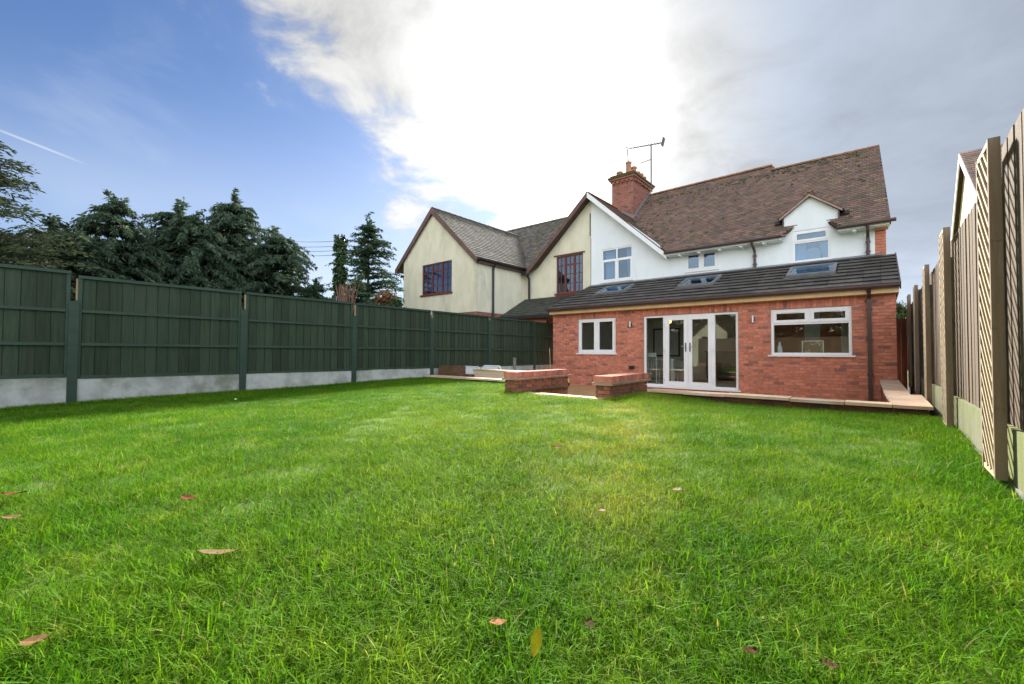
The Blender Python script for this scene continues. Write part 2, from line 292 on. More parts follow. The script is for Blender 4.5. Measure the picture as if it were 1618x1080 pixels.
# ------------------------------------------------------------------ mesh helpers
class MB:
    def __init__(s): s.v = []; s.f = []
    def add(s, vs, fs):
        k = len(s.v); s.v += [tuple(v) for v in vs]; s.f += [tuple(i + k for i in f) for f in fs]; return s
    def box(s, x0, x1, y0, y1, z0, z1):
        vs = [(x, y, z) for z in (z0, z1) for y in (y0, y1) for x in (x0, x1)]
        return s.add(vs, [(0, 2, 3, 1), (4, 5, 7, 6), (0, 1, 5, 4), (2, 6, 7, 3), (0, 4, 6, 2), (1, 3, 7, 5)])
    def obox(s, c, ax, h):
        c = Vector(c); ax = [Vector(a).normalized() for a in ax]
        vs = [c + ax[0] * (h[0] * i) + ax[1] * (h[1] * j) + ax[2] * (h[2] * k) for k in (-1, 1) for j in (-1, 1) for i in (-1, 1)]
        return s.add(vs, [(0, 2, 3, 1), (4, 5, 7, 6), (0, 1, 5, 4), (2, 6, 7, 3), (0, 4, 6, 2), (1, 3, 7, 5)])
    def bar(s, a, b, w, h, up=(0, 0, 1)):
        a, b = Vector(a), Vector(b); d = b - a; u = Vector(up)
        side = d.cross(u)
        if side.length < 1e-6: side = d.cross(Vector((0, 1, 0)))
        side.normalize(); u2 = side.cross(d).normalized()
        return s.obox((a + b) / 2, (d, side, u2), (d.length / 2, w / 2, h / 2))
    def tube(s, pts, r, n=8, caps=True):
        pts = [Vector(p) for p in pts]; rs = r if isinstance(r, (list, tuple)) else [r] * len(pts)
        k = len(s.v); ref = None
        for i, p in enumerate(pts):
            d = (pts[min(i + 1, len(pts) - 1)] - pts[max(i - 1, 0)]).normalized()
            if ref is None: ref = d.orthogonal().normalized()
            ref = (ref - d * ref.dot(d)).normalized(); b = d.cross(ref)
            for j in range(n):
                a = 2 * math.pi * j / n; s.v.append(tuple(p + (ref * math.cos(a) + b * math.sin(a)) * rs[i]))
        for i in range(len(pts) - 1):
            for j in range(n):
                j2 = (j + 1) % n; s.f.append((k + i * n + j, k + i * n + j2, k + (i + 1) * n + j2, k + (i + 1) * n + j))
        if caps:
            s.f.append(tuple(k + j for j in range(n))[::-1]); e = k + (len(pts) - 1) * n; s.f.append(tuple(e + j for j in range(n)))
        return s
    def lathe(s, prof, c, n=14, ax='z'):
        c = Vector(c); k = len(s.v)
        for r, h in prof:
            for j in range(n):
                a = 2 * math.pi * j / n; s.v.append(tuple(c + Vector((r * math.cos(a), r * math.sin(a), h))))
        for i in range(len(prof) - 1):
            for j in range(n):
                j2 = (j + 1) % n; s.f.append((k + i * n + j, k + i * n + j2, k + (i + 1) * n + j2, k + (i + 1) * n + j))
        s.f.append(tuple(k + j for j in range(n))[::-1]); e = k + (len(prof) - 1) * n; s.f.append(tuple(e + j for j in range(n)))
        return s
    def slab(s, outer, holes, fn, w0, w1):
        """2-D polygon with holes given thickness; fn(u, v, w) -> point"""
        loops = [outer] + list(holes)
        tri = tessellate_polygon([[Vector((u, v, 0)) for u, v in l] for l in loops])
        fl = [p for l in loops for p in l]; n = len(fl); k = len(s.v)
        s.v += [tuple(fn(u, v, w0)) for u, v in fl] + [tuple(fn(u, v, w1)) for u, v in fl]
        for a, b, c in tri: s.f += [(k + a, k + b, k + c), (k + n + c, k + n + b, k + n + a)]
        o = 0
        for l in loops:
            m = len(l)
            for i in range(m):
                j = (i + 1) % m; s.f.append((k + o + i, k + o + j, k + n + o + j, k + n + o + i))
            o += m
        return s
    def mesh(s, name, m):
        me = bpy.data.meshes.new(name); me.from_pydata(s.v, [], s.f); me.materials.append(m); me.update(); return me
    def build(s, name, m, parent=None, smooth=False, kind=None):
        m = MT[m] if isinstance(m, str) else m
        org = Vector((0, 0, 0))
        if parent is None:
            a = np.array(s.v); org = Vector(((a[:, 0].min() + a[:, 0].max()) / 2, (a[:, 1].min() + a[:, 1].max()) / 2, a[:, 2].min()))
            s.v = [tuple(x) for x in (a - np.array(org))]
        o = link(name, s.mesh(name, m), parent); o.location = org
        if smooth: o.data.polygons.foreach_set('use_smooth', [True] * len(o.data.polygons))
        if kind: o['kind'] = kind
        return o
def link(name, me, parent=None):
    o = bpy.data.objects.new(name, me); COL.objects.link(o)
    if parent is not None:
        o.parent = parent
        if parent.parent is None: o.matrix_parent_inverse = Matrix.Translation(-parent.location) if parent.get('_w', 1) else Matrix()
    return o
def tag(o, label, cat, group=None, kind=None):
    o['label'] = label; o['category'] = cat
    if group: o['group'] = group
    if kind: o['kind'] = kind
    return o
def thing(name, label, cat, loc, group=None):
    o = bpy.data.objects.new(name, None); COL.objects.link(o); o.location = loc; o.empty_display_size = .1
    return tag(o, label, cat, group)
def inst(name, me, loc, parent, rot=(0, 0, 0)):
    o = link(name, me, parent); o.location = loc; o.rotation_euler = rot; return o
def structure(o, label=None):
    o['kind'] = 'structure'
    if label: o['label'] = label
    return o

# ------------------------------------------------------------------ ground
def hz(x, y):
    z = -.03 + .0185 * np.clip(y, -3, 8)
    z = z - .065 * np.clip((y - 5.6) / 1.3, 0, 1) * np.clip((x + 3.2) / 1.2, 0, 1)
    return z + .05 * np.exp(-((x + 4) ** 2 / 5 + (y - 6) ** 2 / 3)) + .012 * np.sin(x * 1.3 + .5) * np.sin(y * 1.1)
XL, XR = -9.28, .56
SP = 2.286
WY = 12.0
PZ = -.20                       # sunken patio level
CY0, CY1 = 7.25, 7.57           # coping band along the lawn edge
def lawn():
    def inside(x, y):
        if y > 7.28: return False
        if -4.72 < x < -3.2 and y > 5.75: return False
        return True
    n = .12; xs = np.arange(-9.4, .72, n); ys = np.arange(-6, 7.4, n)
    mb = MB(); idx = {}
    def vid(i, j):
        if (i, j) not in idx:
            x, y = xs[i], ys[j]; idx[(i, j)] = len(mb.v); mb.v.append((x, y, float(hz(x, y)) + .006 * math.sin(9 * x) * math.sin(8 * y)))
        return idx[(i, j)]
    for i in range(len(xs) - 1):
        for j in range(len(ys) - 1):
            if inside(xs[i] + n / 2, ys[j] + n / 2): mb.f.append((vid(i, j), vid(i + 1, j), vid(i + 1, j + 1), vid(i, j + 1)))
    o = mb.build('lawn', 'soil', smooth=True); structure(o, 'green lawn with worn yellowish patches between the two fences')
lawn()
g = MB(); g.add([(-400, -400, -.42), (400, -400, -.42), (400, 400, -.42), (-400, 400, -.42)], [(0, 1, 2, 3)])
structure(g.build('ground', 'soil'), 'ground around the gardens reaching to the horizon')

# ------------------------------------------------------------------ patio, retaining walls, garden walls
patio = bpy.data.objects.new('patio', None); COL.objects.link(patio); patio.location = (-4.5, 9.5, PZ); structure(patio, 'sunken sandstone patio below the lawn')
bed = MB().box(-9.2, .05, 6.6, 11.99, PZ - .12, PZ - .034).build('mortar_bed', 'mortar', patio)
slab_me = MB().box(-.446, .446, -.296, .296, -.03, 0).mesh('paving_slab', MT['sandstone_wet'])
for r_ in range(9):
    y = 6.9 + r_ * .6
    if y > 11.7: break
    for c_ in range(11):
        x = -8.7 + c_ * .9 - (.45 if r_ % 2 else 0)
        if x < -8.75 or x > -.4: continue
        o = inst('paving_slab', slab_me, (x, y, PZ + random.uniform(-.003, .003)), patio)

def bricks_course(parent, me_name, x0, x1, z, h, off, y_face, depth, matn, L=.204, gap=.010):
    """bricks of one course along X on a face looking to -Y"""
    x = x0 - off
    while x < x1 - .02:
        a, b = max(x, x0), min(x + L, x1)
        if b - a > .03:
            MB().box(a, b, y_face, y_face + depth, z, z + h - gap).build('brick', matn, parent)
        x += L + gap

RW = []
def retaining(label, x0, x1, zl):
    w = thing('retaining_wall', label, 'retaining wall', ((x0 + x1) / 2, CY0 + .1, -.2), 'low walls holding the lawn edge')
    MB().box(x0, x1, CY0 + .065, CY0 + .24, PZ - .1, .13 + zl).build('core', 'brick_shade_tone', w)
    for k in range(3): bricks_course(w, 'brick', x0, x1, .13 + zl - .071 * (k + 1) + .008, .071, .1 * (k % 2), CY0 + .055, .05, 'brick_shade_tone')
    x = x0
    while x < x1 - .05:
        L = min(random.choice((.86, .9, .62)), x1 - x)
        if x1 - x - L < .2: L = x1 - x
        j = random.uniform(-.006, .006)
        o = MB(); a, b = x + .004, x + L - .004
        e = [random.uniform(-.012, .012) for _ in range(4)]
        o.slab([(a, CY0 + e[0]), ((a + b) / 2, CY0 + e[1]), (b, CY0 + e[2]), (b, CY1), (a, CY1)], [], lambda u, v, q: (u, v, q + j), .135 + zl, .175 + zl)
        o.build('coping_stone', 'sandstone', w); x += L
    return w
retaining('low brick wall with sandstone coping between the green fence and the left garden wall', -9.2, -5.02, .02)
rw = retaining('low brick wall with sandstone coping running past the French doors to the right corner', -3.08, .12, .0)
# raised return from the front corner back to the house
rt = thing('raised_kerb', 'broad sandstone slabs on a low brick wall beside the wooden fence, leading back to the house corner', 'raised kerb', (.25, 9.5, -.2))
def rz(y): return .175 + (y - 7.25) / (12 - 7.25) * .11
mb = MB(); mb.add([(.12, 7.32, -.3), (.44, 7.32, -.3), (.44, 8.7, -.3), (.30, 8.7, -.3), (.28, 11.98, -.3), (.02, 11.98, -.3), (.12, 7.62, -.3)] +
                  [(.12, 7.32, .13), (.44, 7.32, .13), (.44, 8.7, .165), (.30, 8.7, .165), (.28, 11.98, .24), (.02, 11.98, .24), (.12, 7.62, .14)],
                  [(0, 1, 2, 3, 4, 5, 6), (7, 8, 9, 10, 11, 12, 13)] + [(i, (i + 1) % 7, 7 + (i + 1) % 7, 7 + i) for i in range(7)])
mb.build('core', 'brick_old', rt)
for pl in ([(.125, 7.23), (.49, 7.25), (.47, 8.78), (.06, 8.78)], [(.055, 8.79), (.345, 8.79), (.335, 9.9), (.035, 9.9)], [(.033, 9.91), (.335, 9.91), (.31, 10.95), (.015, 10.95)], [(.013, 10.96), (.31, 10.96), (.30, 11.97), (.0, 11.97)]):
    MB().slab(pl, [], lambda u, v, q: (u, v, q + rz(v)), -.038, 0).build('coping_slab', 'sandstone', rt)
for k in range(2): bricks_course(rt, 'brick', .13, .44, .13 - .071 * (k + 1), .071, .1 * k, 7.30, .015, 'brick_shade_tone')

def garden_wall(label, x, y, L, w, ang, ztop):
    """x, y: near right-hand corner of the wall; it runs back at angle ang (towards -X) for L, and is w wide to the left"""
    g = thing('garden_wall', label, 'garden wall', (x - w / 2, y, -.2), 'low brick walls flanking the patio steps')
    du = Vector((-math.sin(R(ang)), math.cos(R(ang)), 0)); dv = Vector((-math.cos(R(ang)), -math.sin(R(ang)), 0))
    O = Vector((x, y, 0))
    def P(u, v, z): return O + du * u + dv * v + Vector((0, 0, z))
    def bx(u0, u1, v0, v1, z0, z1):
        return MB().obox(P((u0 + u1) / 2, (v0 + v1) / 2, (z0 + z1) / 2), (du, dv, (0, 0, 1)), ((u1 - u0) / 2, (v1 - v0) / 2, (z1 - z0) / 2))
    zc = ztop - .10
    bx(.045, L - .045, .045, w - .045, PZ - .1, zc - .001).build('core', 'mortar', g)
    # brick-on-edge coping
    n = int(L / .075)
    for i in range(n):
        u = i * L / n; d = random.uniform(-.002, .002)
        bx(u + .004, u + L / n - .004, .002 + d, w - .002 + d, zc + .004, ztop + random.uniform(-.002, .002)).build('coping_brick', 'brick_cope', g)
    bx(.006, L - .006, .008, w - .008, zc, ztop - .008).build('coping_mortar', 'mortar', g)
    # two courses of creasing tile, oversailing
    for k in range(2):
        m = int(L / .17)
        for i in range(m):
            u = i * (L + .05) / m - .025; e = .028 - .012 * k + random.uniform(-.004, .004)
            bx(u, u + (L + .05) / m - .006, -e, w + e, zc - .021 * (k + 1) + .002, zc - .021 * k - .001).build('creasing_tile', 'creasing', g)
    # stretcher courses on the faces
    z = zc - .045; k = 0
    while z > PZ:
        z0 = z - .071
        u = -.107 if k % 2 else 0.
        while u < L - .02:
            a, b = max(u, 0), min(u + .204, L)
            if b - a > .03:
                bx(a + .004, b - .004, .03, .05, z0 + .009, z).build('brick', 'brick_old', g)
                bx(a + .004, b - .004, w - .05, w - .03, z0 + .009, z).build('brick', 'brick_old', g)
            u += .214
        vs = ((.03, w - .03),) if k % 2 else ((.03, w / 2 - .004), (w / 2 + .004, w - .03))
        for v0, v1 in vs: bx(.024, .045, v0, v1, z0 + .009, z).build('brick', 'brick_old', g)
        for v0, v1 in vs: bx(L - .045, L - .024, v0, v1, z0 + .009, z).build('brick', 'brick_old', g)
        z = z0; k += 1
    return g
garden_wall('low red brick wall left of the patio steps, nearer the green fence', -4.74, 5.72, 1.80, .29, 3, .47)
garden_wall('low red brick wall right of the patio steps, in front of the French doors', -3.09, 5.98, 1.58, .30, 3, .45)
st = thing('patio_steps', 'pale stone steps going down between the two low brick walls', 'steps', (-3.9, 6.1, -.2))
for x0, x1 in ((-4.72, -3.93), (-3.92, -3.12)):
    MB().slab([(x0, 5.66), (x1, 5.68), (x1, 6.05), (x0, 6.05)], [], lambda u, v, q: (u, v, q), .075, .118).build('tread', 'sandstone', st)
MB().box(-4.70, -3.13, 5.72, 6.02, -.3, .073).build('riser', 'brick_old', st)
MB().box(-4.72, -3.12, 6.03, 6.40, -.085, -.045).build('tread', 'sandstone', st)
MB().box(-4.70, -3.13, 6.06, 6.36, -.3, -.087).build('riser', 'brick_old', st)

# ------------------------------------------------------------------ left green fence
gf = thing('green_fence', 'long green painted panel fence with concrete gravel boards on the left side of the lawn', 'fence', (XL, 6, 0))
PT = [1.50, 1.553, 1.60, 1.639, 1.725, 1.809, 1.87]
PY = [.70 + SP * (i - 1) for i in range(7)]
for i, y in enumerate(PY):
    MB().box(XL - .06, XL + .05, y - .055, y + .055, -.4, PT[i]).build('post', 'green_rail', gf)
for i in range(-1, len(PY)):
    y0 = PY[i] + .06 if i >= 0 else PY[0] - SP + .06
    y1 = PY[i + 1] - .06 if i + 1 < len(PY) else y0 + 1.2
    zt = 1.945 if i not in (0, -1) else 2.0
    if i == 5: zt = 1.925
    if i == 6: zt = 1.91
    zb = .375 + (.03 if i == 0 else 0)
    # gravel board
    gb = MB().box(XL - .025, XL + .025, y0 - .03, y1 + .03, -.25, zb - .004).build('gravel_board', 'gravel_board', gf)
    pn = MB()
    pn.box(XL - .030, XL + .045, y0 - .02, y1 + .02, zt - .045, zt)                # capping
    pn.box(XL - .02, XL + .022, y0 - .018, y0 + .026, zb, zt - .046)
    pn.box(XL - .02, XL + .022, y1 - .026, y1 + .018, zb, zt - .046)
    panel = pn.build('panel', 'green_rail', gf)
    for z in (1.405, .90, zb + .025):
        MB().box(XL + .003, XL + .040, y0 + .027, y1 - .027, z - .022, z + .022).build('rail', 'green_rail', panel)
    nb = max(4, round((y1 - y0) / .150)); wb = (y1 - y0 - .054) / nb
    prof = [(-.016, -wb / 2 - .014), (-.016, wb / 2), (-.001, wb / 2), (.006, -wb / 2 + .009), (-.011, -wb / 2 + .009), (-.011, -wb / 2 - .014)]
    bm = MB().slab(prof, [], lambda u, v, q: (u, v, q), zb + .001, zt - .047).mesh('board', MT['green_board'])
    for k in range(nb):
        inst('board', bm, (XL - .004 + random.uniform(-.003, .003), y0 + .027 + wb * (k + .5) + random.uniform(-.004, .004), 0), panel, (0, 0, random.uniform(-.012, .012)))
    if i >= 0: MB().box(XL - .015, XL + .018, y0 - .043, y0 - .0215, PT[i] + .01, zt - .05).build('slipped_batten', 'raw_wood', panel)

# ------------------------------------------------------------------ right weathered fence
wf = thing('wooden_fence', 'tall weathered brown board fence with algae green gravel boards along the right side', 'fence', (XR, 6, 0))
RY = [4.02 + SP * (i - 3) for i in range(9)]
for i, y in enumerate(RY):
    MB().box(XR - .02, XR + .10, y - .05, y + .05, -.4, 1.80 if i != 6 else 2.0).build('post', 'concrete_post', wf)
for i in range(len(RY) - 1):
    y0, y1 = RY[i] + .055, RY[i + 1] - .055
    zt = 1.995 + random.uniform(-.01, .01) + (.075 if i < 3 else 0)
    MB().box(XR + .0, XR + .05, y0 - .03, y1 + .03, .088, .392).build('gravel_board', 'algae_board', wf)
    MB().box(XR - .008, XR + .040, y0 - .03, y1 + .03, -.35, .084).build('footing_board', 'concrete_post', wf)
    pn = MB().box(XR + .045, XR + .085, y0, y1, .42, .47).box(XR + .045, XR + .085, y0, y1, 1.1, 1.15).box(XR + .045, XR + .085, y0, y1, 1.88, 1.93)
    panel = pn.build('panel', 'grey_board', wf)
    nb = 13; wb = (y1 - y0) / nb
    prof = [(-.003, -wb / 2 - .014), (.002, wb / 2), (.012, wb / 2), (.012, -wb / 2 - .014)]
    for k in range(nb):
        h = zt + random.uniform(-.006, .006)
        if k % 4 == 0: bm = MB().slab(prof, [], lambda u, v, q: (u, v, q), .396, h).mesh('board', MT['grey_board'])
        inst('board', bm, (XR + .028 + random.uniform(-.002, .002), y0 + wb * (k + .5), 0), panel, (0, 0, random.uniform(-.010, .010)))

def trellis(y0, label, ztop=2.09, zbot=.10, w=.40):
    x = XR - .045
    t = thing('trellis_strip', label, 'trellis', (x, y0 + w / 2, zbot), 'narrow trellis strips covering the posts of the wooden fence')
    MB().box(x - .025, x + .025, y0, y0 + .03, zbot, ztop).build('stile', 'trellis_frame', t)
    MB().box(x - .025, x + .025, y0 + w - .03, y0 + w, zbot, ztop).build('stile', 'trellis_frame', t)
    MB().box(x - .022, x + .022, y0 + .031, y0 + w - .031, ztop - .03, ztop - .002).build('rail', 'trellis_wood', t)
    MB().box(x - .022, x + .022, y0 + .031, y0 + w - .031, zbot + .002, zbot + .03).build('rail', 'trellis_wood', t)
    iw = w - .062; n = 21; step = (ztop - zbot - .08) / n
    hh = 0.30
    for k in range(n + 3):
        za = zbot + .02 + step * (k - 3); zb_ = za + hh       # rises towards the house side
        ya, yb = y0 + .031, y0 + w - .031
        if za < zbot + .032: ya += (zbot + .032 - za) / hh * iw; za = zbot + .032
        if zb_ > ztop - .032: yb -= (zb_ - ztop + .032) / hh * iw; zb_ = ztop - .032
        if yb - ya < .04: continue
        MB().bar((x - .012, ya, za), (x - .012, yb, zb_), .020, .026, (1, 0, 0)).build('slat', 'trellis_wood', t)
    zz = MB()
    for z in (.5, .95, 1.45): zz.box(x - .0265, x + .0265, y0 - .004, y0 + .0, z, z + .006)
    zz.build('strap', 'trellis_frame', t)
for n, lab in enumerate(('nearest narrow trellis strip on the wooden fence, tall beside the lawn edge',
                         'second narrow trellis strip along the wooden fence, just in front of the raised kerb corner',
                         'third trellis strip along the wooden fence, beside the broad kerb slabs and the iron ornament',
                         'fourth trellis strip along the wooden fence, beside the narrow kerb slabs',
                         'farthest trellis strip on the wooden fence, level with the house wall')):
    trellis(3.64 + SP * n, lab, 2.045 if n < 4 else 2.12)
trellis(3.58 - SP, 'trellis strip on the wooden fence nearest the camera side, outside the picture edge') if False else None
sg = thing('side_gate', 'dark red brown board gate closing the passage between house and wooden fence', 'gate', (.42, 14.8, -.2))
for k in range(3): MB().box(.20 + k * .115, .31 + k * .115, 14.8, 14.83, -.2, 1.72).build('board', 'side_gate', sg)
MB().box(.20, .54, 14.832, 14.87, 1.5, 1.58).build('rail', 'side_gate', sg)
orn = thing('wall_ornament', 'slim black iron scroll hung on the wooden fence between two trellis strips', 'ornament', (.52, 9.05, .9))
MB().tube([(.525, 9.05, .92), (.525, 9.05, 1.42)], .012, 6).build('rod', 'black_iron', orn)
for s_ in (-1, 1): MB().tube([(.525, 9.05 + s_ * .09 * math.sin(a), 1.18 + .10 * math.cos(a)) for a in np.linspace(0, 4.2, 12)], .009, 6).build('scroll', 'black_iron', orn)

# ------------------------------------------------------------------ the house
house = thing('semi_detached_house', 'white rendered house with clay tiled roof and red brick rear extension with French doors', 'house', (-4, 12, -.2))
EX0, EX1 = -8.364, .28
WT = .26
openings = {'lw': (-7.39, -6.075, .80, 1.892), 'door': (-5.19, -2.708, -.115, 1.880), 'rw': (-1.99, -.447, .78, 1.876)}
FB = 2.075       # underside of fascia
def yplane(y0): return lambda u, v, w: (u, y0 + w, v)
hol = [[(a, c), (b, c), (b, d), (a, d)] for a, b, c, d in openings.values()]
ew = MB().slab([(EX0 + .012, -.40), (EX1 - .012, -.40), (EX1 - .012, 2.24), (EX0 + .012, 2.24)], hol, yplane(WY + .012), 0, WT)
ew.box(EX0 + .012, EX0 + WT, WY + WT + .012, 14.5, -.4, 2.24)
ew.box(EX1 - WT, EX1 - .012, WY + WT + .012, 14.5, -.4, 2.24)
ext_wall = ew.build('extension_wall', 'mortar', house)
def lay_bricks():
    out = []; BL, BH, gp = .214, .0705, .010
    soldier = {k: (a - .10, b + .10, d + .004, d + .198) for k, (a, b, c, d) in openings.items()}
    k = 0; z = -.345
    while z < FB + .02:
        h = min(BH - gp, FB + .03 - z)
        iv = [(EX0, EX1)]
        for (a, b, c, d) in list(openings.values()) + list(soldier.values()):
            if z + h > c - .004 and z < d + .004:
                nv = []
                for p, q in iv:
                    if b <= p or a >= q: nv.append((p, q)); continue
                    if a - p > .02: nv.append((p, a - .006))
                    if q - b > .02: nv.append((b + .006, q))
                iv = nv
        for p, q in iv:
            x = math.floor((p - EX0) / BL) * BL + EX0 - (BL / 2 if k % 2 else 0)
            while x < q:
                a, b = max(x + gp / 2, p), min(x + BL - gp / 2, q)
                if b - a > .025: out.append((a, b, z, z + h))
                x += BL
        z += BH; k += 1
    for (a, b, c, d) in soldier.values():
        n = round((b - a) / .0725); w = (b - a) / n
        for i in range(n): out.append((a + i * w + .004, a + (i + 1) * w - .004, c, min(d, FB + .03)))
    return out
brs = lay_bricks(); brs = [b for b in brs if b[3] > -.30]
brs.sort(key=lambda b: math.hypot((b[0] + b[1]) / 2, WY))
rest = MB(); unit = {}
for i, (a, b, c, d) in enumerate(brs):
    j = random.uniform(-.0015, .0015)
    if i < 300:
        key = (round(b - a, 3), round(d - c, 3))
        if key not in unit: unit[key] = MB().box(-key[0] / 2, key[0] / 2, 0, .03, -key[1] / 2, key[1] / 2).mesh('brick', MT['brick'])
        inst('brick', unit[key], ((a + b) / 2, WY + j, (c + d) / 2), ext_wall)
    else: rest.box(a, b, WY + j, WY + .03, c, d)
# right and left flank bricks
for sx in (EX0, EX1):
    z = -.3; k = 0
    while z < 2.2:
        y = WY + .105 * (k % 2)
        while y < 14.4:
            if sx > 0: rest.box(EX1 - .03, EX1, y + .032 if y == WY else y, y + .204, z, z + .0605)
            else: rest.box(EX0, EX0 + .03, y + .032 if y == WY else y, y + .204, z, z + .0605)
            y += .214
        z += .0705; k += 1
rest.build('brickwork', 'brick', ext_wall, kind='stuff')

def frame_rect(mb, x0, x1, z0, z1, y0, y1, t):
    mb.box(x0, x0 + t, y0, y1, z0, z1); mb.box(x1 - t, x1, y0, y1, z0, z1)
    mb.box(x0 + t, x1 - t, y0 + .001, y1 - .001, z0, z0 + t); mb.box(x0 + t, x1 - t, y0 + .001, y1 - .001, z1 - t, z1)
    return mb
def pane(parent, x0, x1, z0, z1, y, g='glass'):
    return MB().box(x0, x1, y, y + .006, z0, z1).build('pane', g, parent)
# left window: two side-hung casements
def casement(parent, x0, x1, z0, z1, y, m='upvc', t=.055, g='glass', bars=None):
    mb = frame_rect(MB(), x0, x1, z0, z1, y - .012, y + .035, t)
    o = mb.build('casement', m, parent)
    pane(parent, x0 + t - .004, x1 - t + .004, z0 + t - .004, z1 - t + .004, y + .012, g)
    return o
yw = WY + .045
a, b, c, d = openings['lw']; wl = frame_rect(MB(), a + .003, b - .003, c + .003, d - .003, yw, yw + .06, .05)
mx = (a + b) / 2; wl.box(mx - .03, mx + .03, yw + .002, yw + .058, c + .053, d - .053)
wl = wl.build('window', 'upvc', house)
casement(wl, a + .045, mx - .022, c + .045, d - .045, yw - .003, t=.068); casement(wl, mx + .022, b - .045, c + .045, d - .045, yw - .003, t=.068)
MB().box(a - .05, b + .05, WY - .045, WY + .04, c - .032, c + .001).build('sill', 'upvc', wl)
a, b, c, d = openings['rw']; wr = frame_rect(MB(), a + .003, b - .003, c + .003, d - .003, yw, yw + .06, .055)
zt_ = d - .345; mx = (a + b) / 2
wr.box(a + .058, b - .058, yw + .002, yw + .058, zt_ - .03, zt_ + .03); wr.box(mx - .03, mx + .03, yw + .003, yw + .057, zt_ + .03, d - .058)
wr = wr.build('window', 'upvc', house)
casement(wr, a + .045, mx - .018, zt_ + .012, d - .040, yw - .003, t=.07); casement(wr, mx + .018, b - .045, zt_ + .012, d - .040, yw - .003, t=.07)
pane(wr, a + .05, b - .05, c + .05, zt_ - .025, yw + .03)
MB().box(a - .06, b + .06, WY - .045, WY + .04, c - .034, c + .001).build('sill', 'upvc', wr)
for s_ in (-1, 1): MB().box(mx + s_ * .36 - .2, mx + s_ * .36 + .2, yw - .0165, yw - .0155, d - .10, d - .094).build('trickle_vent', 'lead', wr)
# french doors with side lights
a, b, c, d = openings['door']; fd = frame_rect(MB(), a + .003, b - .003, c + .003, d - .003, yw, yw + .07, .055)
s1, s2 = -4.60, -3.30
fd.box(s1 - .035, s1 + .035, yw + .002, yw + .066, c + .058, d - .058); fd.box(s2 - .035, s2 + .035, yw + .002, yw + .066, c + .058, d - .058)
fd = fd.build('french_doors', 'upvc', house)
pane(fd, a + .05, s1 - .03, c + .05, d - .05, yw + .03); pane(fd, s2 + .03, b - .05, c + .05, d - .05, yw + .03)
mx = (s1 + s2) / 2
for x0, x1, hs in ((s1 + .028, mx - .003, -1), (mx + .003, s2 - .028, 1)):
    frame_rect(MB(), x0, x1, c + .048, d - .048, yw - .014, yw + .040, .105).build('door_leaf', 'upvc', fd)
    pane(fd, x0 + .10, x1 - .10, c + .148, d - .148, yw + .012)
    xh = x1 - .052 if hs < 0 else x0 + .052
    hm = MB().box(xh - .014, xh + .014, yw - .022, yw - .0145, .86, 1.10).build('handle_plate', 'black_iron', fd)
    MB().tube([(xh, yw - .022, 1.0), (xh, yw - .06, 1.0), (xh + hs * .115, yw - .062, 1.0)], .009, 8).build('lever', 'steel', fd)
    xe = x0 if hs < 0 else x1
    for z in (.10, .92, 1.62):
        MB().box(xe - .035, xe + .035, yw - .026, yw - .0145, z - .03, z + .03).tube([(xe, yw - .028, z - .05), (xe, yw - .028, z + .05)], .012, 8).build('hinge', 'upvc', fd)
MB().box(a - .02, b + .06, WY - .06, WY + .05, c - .035, c + .001).build('threshold', 'upvc', fd)

# lean-to roof of the extension
RS = .396
def rzf(y): return 2.26 + RS * (y - 11.7)
sl_ = math.hypot(1, RS); rv = Vector((0, 1 / sl_, RS / sl_)); rn = Vector((0, -RS / sl_, 1 / sl_))
RL = [(-7.34, -6.31, 13.03, 13.88), (-4.56, -3.55, 12.93, 13.88), (-1.80, -.79, 12.93, 13.87)]
def onroof(u, v, w): # v = Y
    return Vector((u, v, rzf(v))) + rn * w
holes = [[(x0 + .05, y0 + .05), (x1 - .05, y0 + .05), (x1 - .05, y1 - .05), (x0 + .05, y1 - .05)] for x0, x1, y0, y1 in RL]
er = MB().slab([(EX0 + .02, 11.74), (.33, 11.74), (.33, 14.49), (EX0 + .02, 14.49)], holes, onroof, -.10, -.028).build('extension_roof', 'deck_dark', house)
gauge = .335; ncol = 29; cw = (0.345 + 8.375) / ncol
ty0 = 11.69; k = 0
tile_me = {}
def tile_mesh(w, ln):
    key = (round(w, 3), round(ln, 3))
    if key in tile_me: return tile_me[key]
    mb = MB(); n = 4
    # flat interlocking tile: thick nose, slight side roll
    us = [(-w / 2, 0.), (-w / 2 + .022, .006), (-w / 2 + .044, 0.), (w / 2 - .001, 0.)]
    vs = []
    for vv, lift in ((0., .046), (ln, .010)):
        for u, hgt in us: vs.append((u, vv, lift + hgt * .7))
    lo = [(-w / 2, .045, -.006), (w / 2 - .001, .045, -.006), (-w / 2, ln, -.016), (w / 2 - .001, ln, -.016)]
    mb.add(vs + lo, [(0, 1, 5, 4), (1, 2, 6, 5), (2, 3, 7, 6), (8, 9, 3, 2, 1, 0), (8, 0, 4, 10), (9, 11, 7, 3)])
    tile_me[key] = mb.mesh('roof_tile', MT['tile_concrete']); return tile_me[key]
rq = rn.rotation_difference(Vector((0, 0, 1))).inverted()
pitch = math.atan(RS)
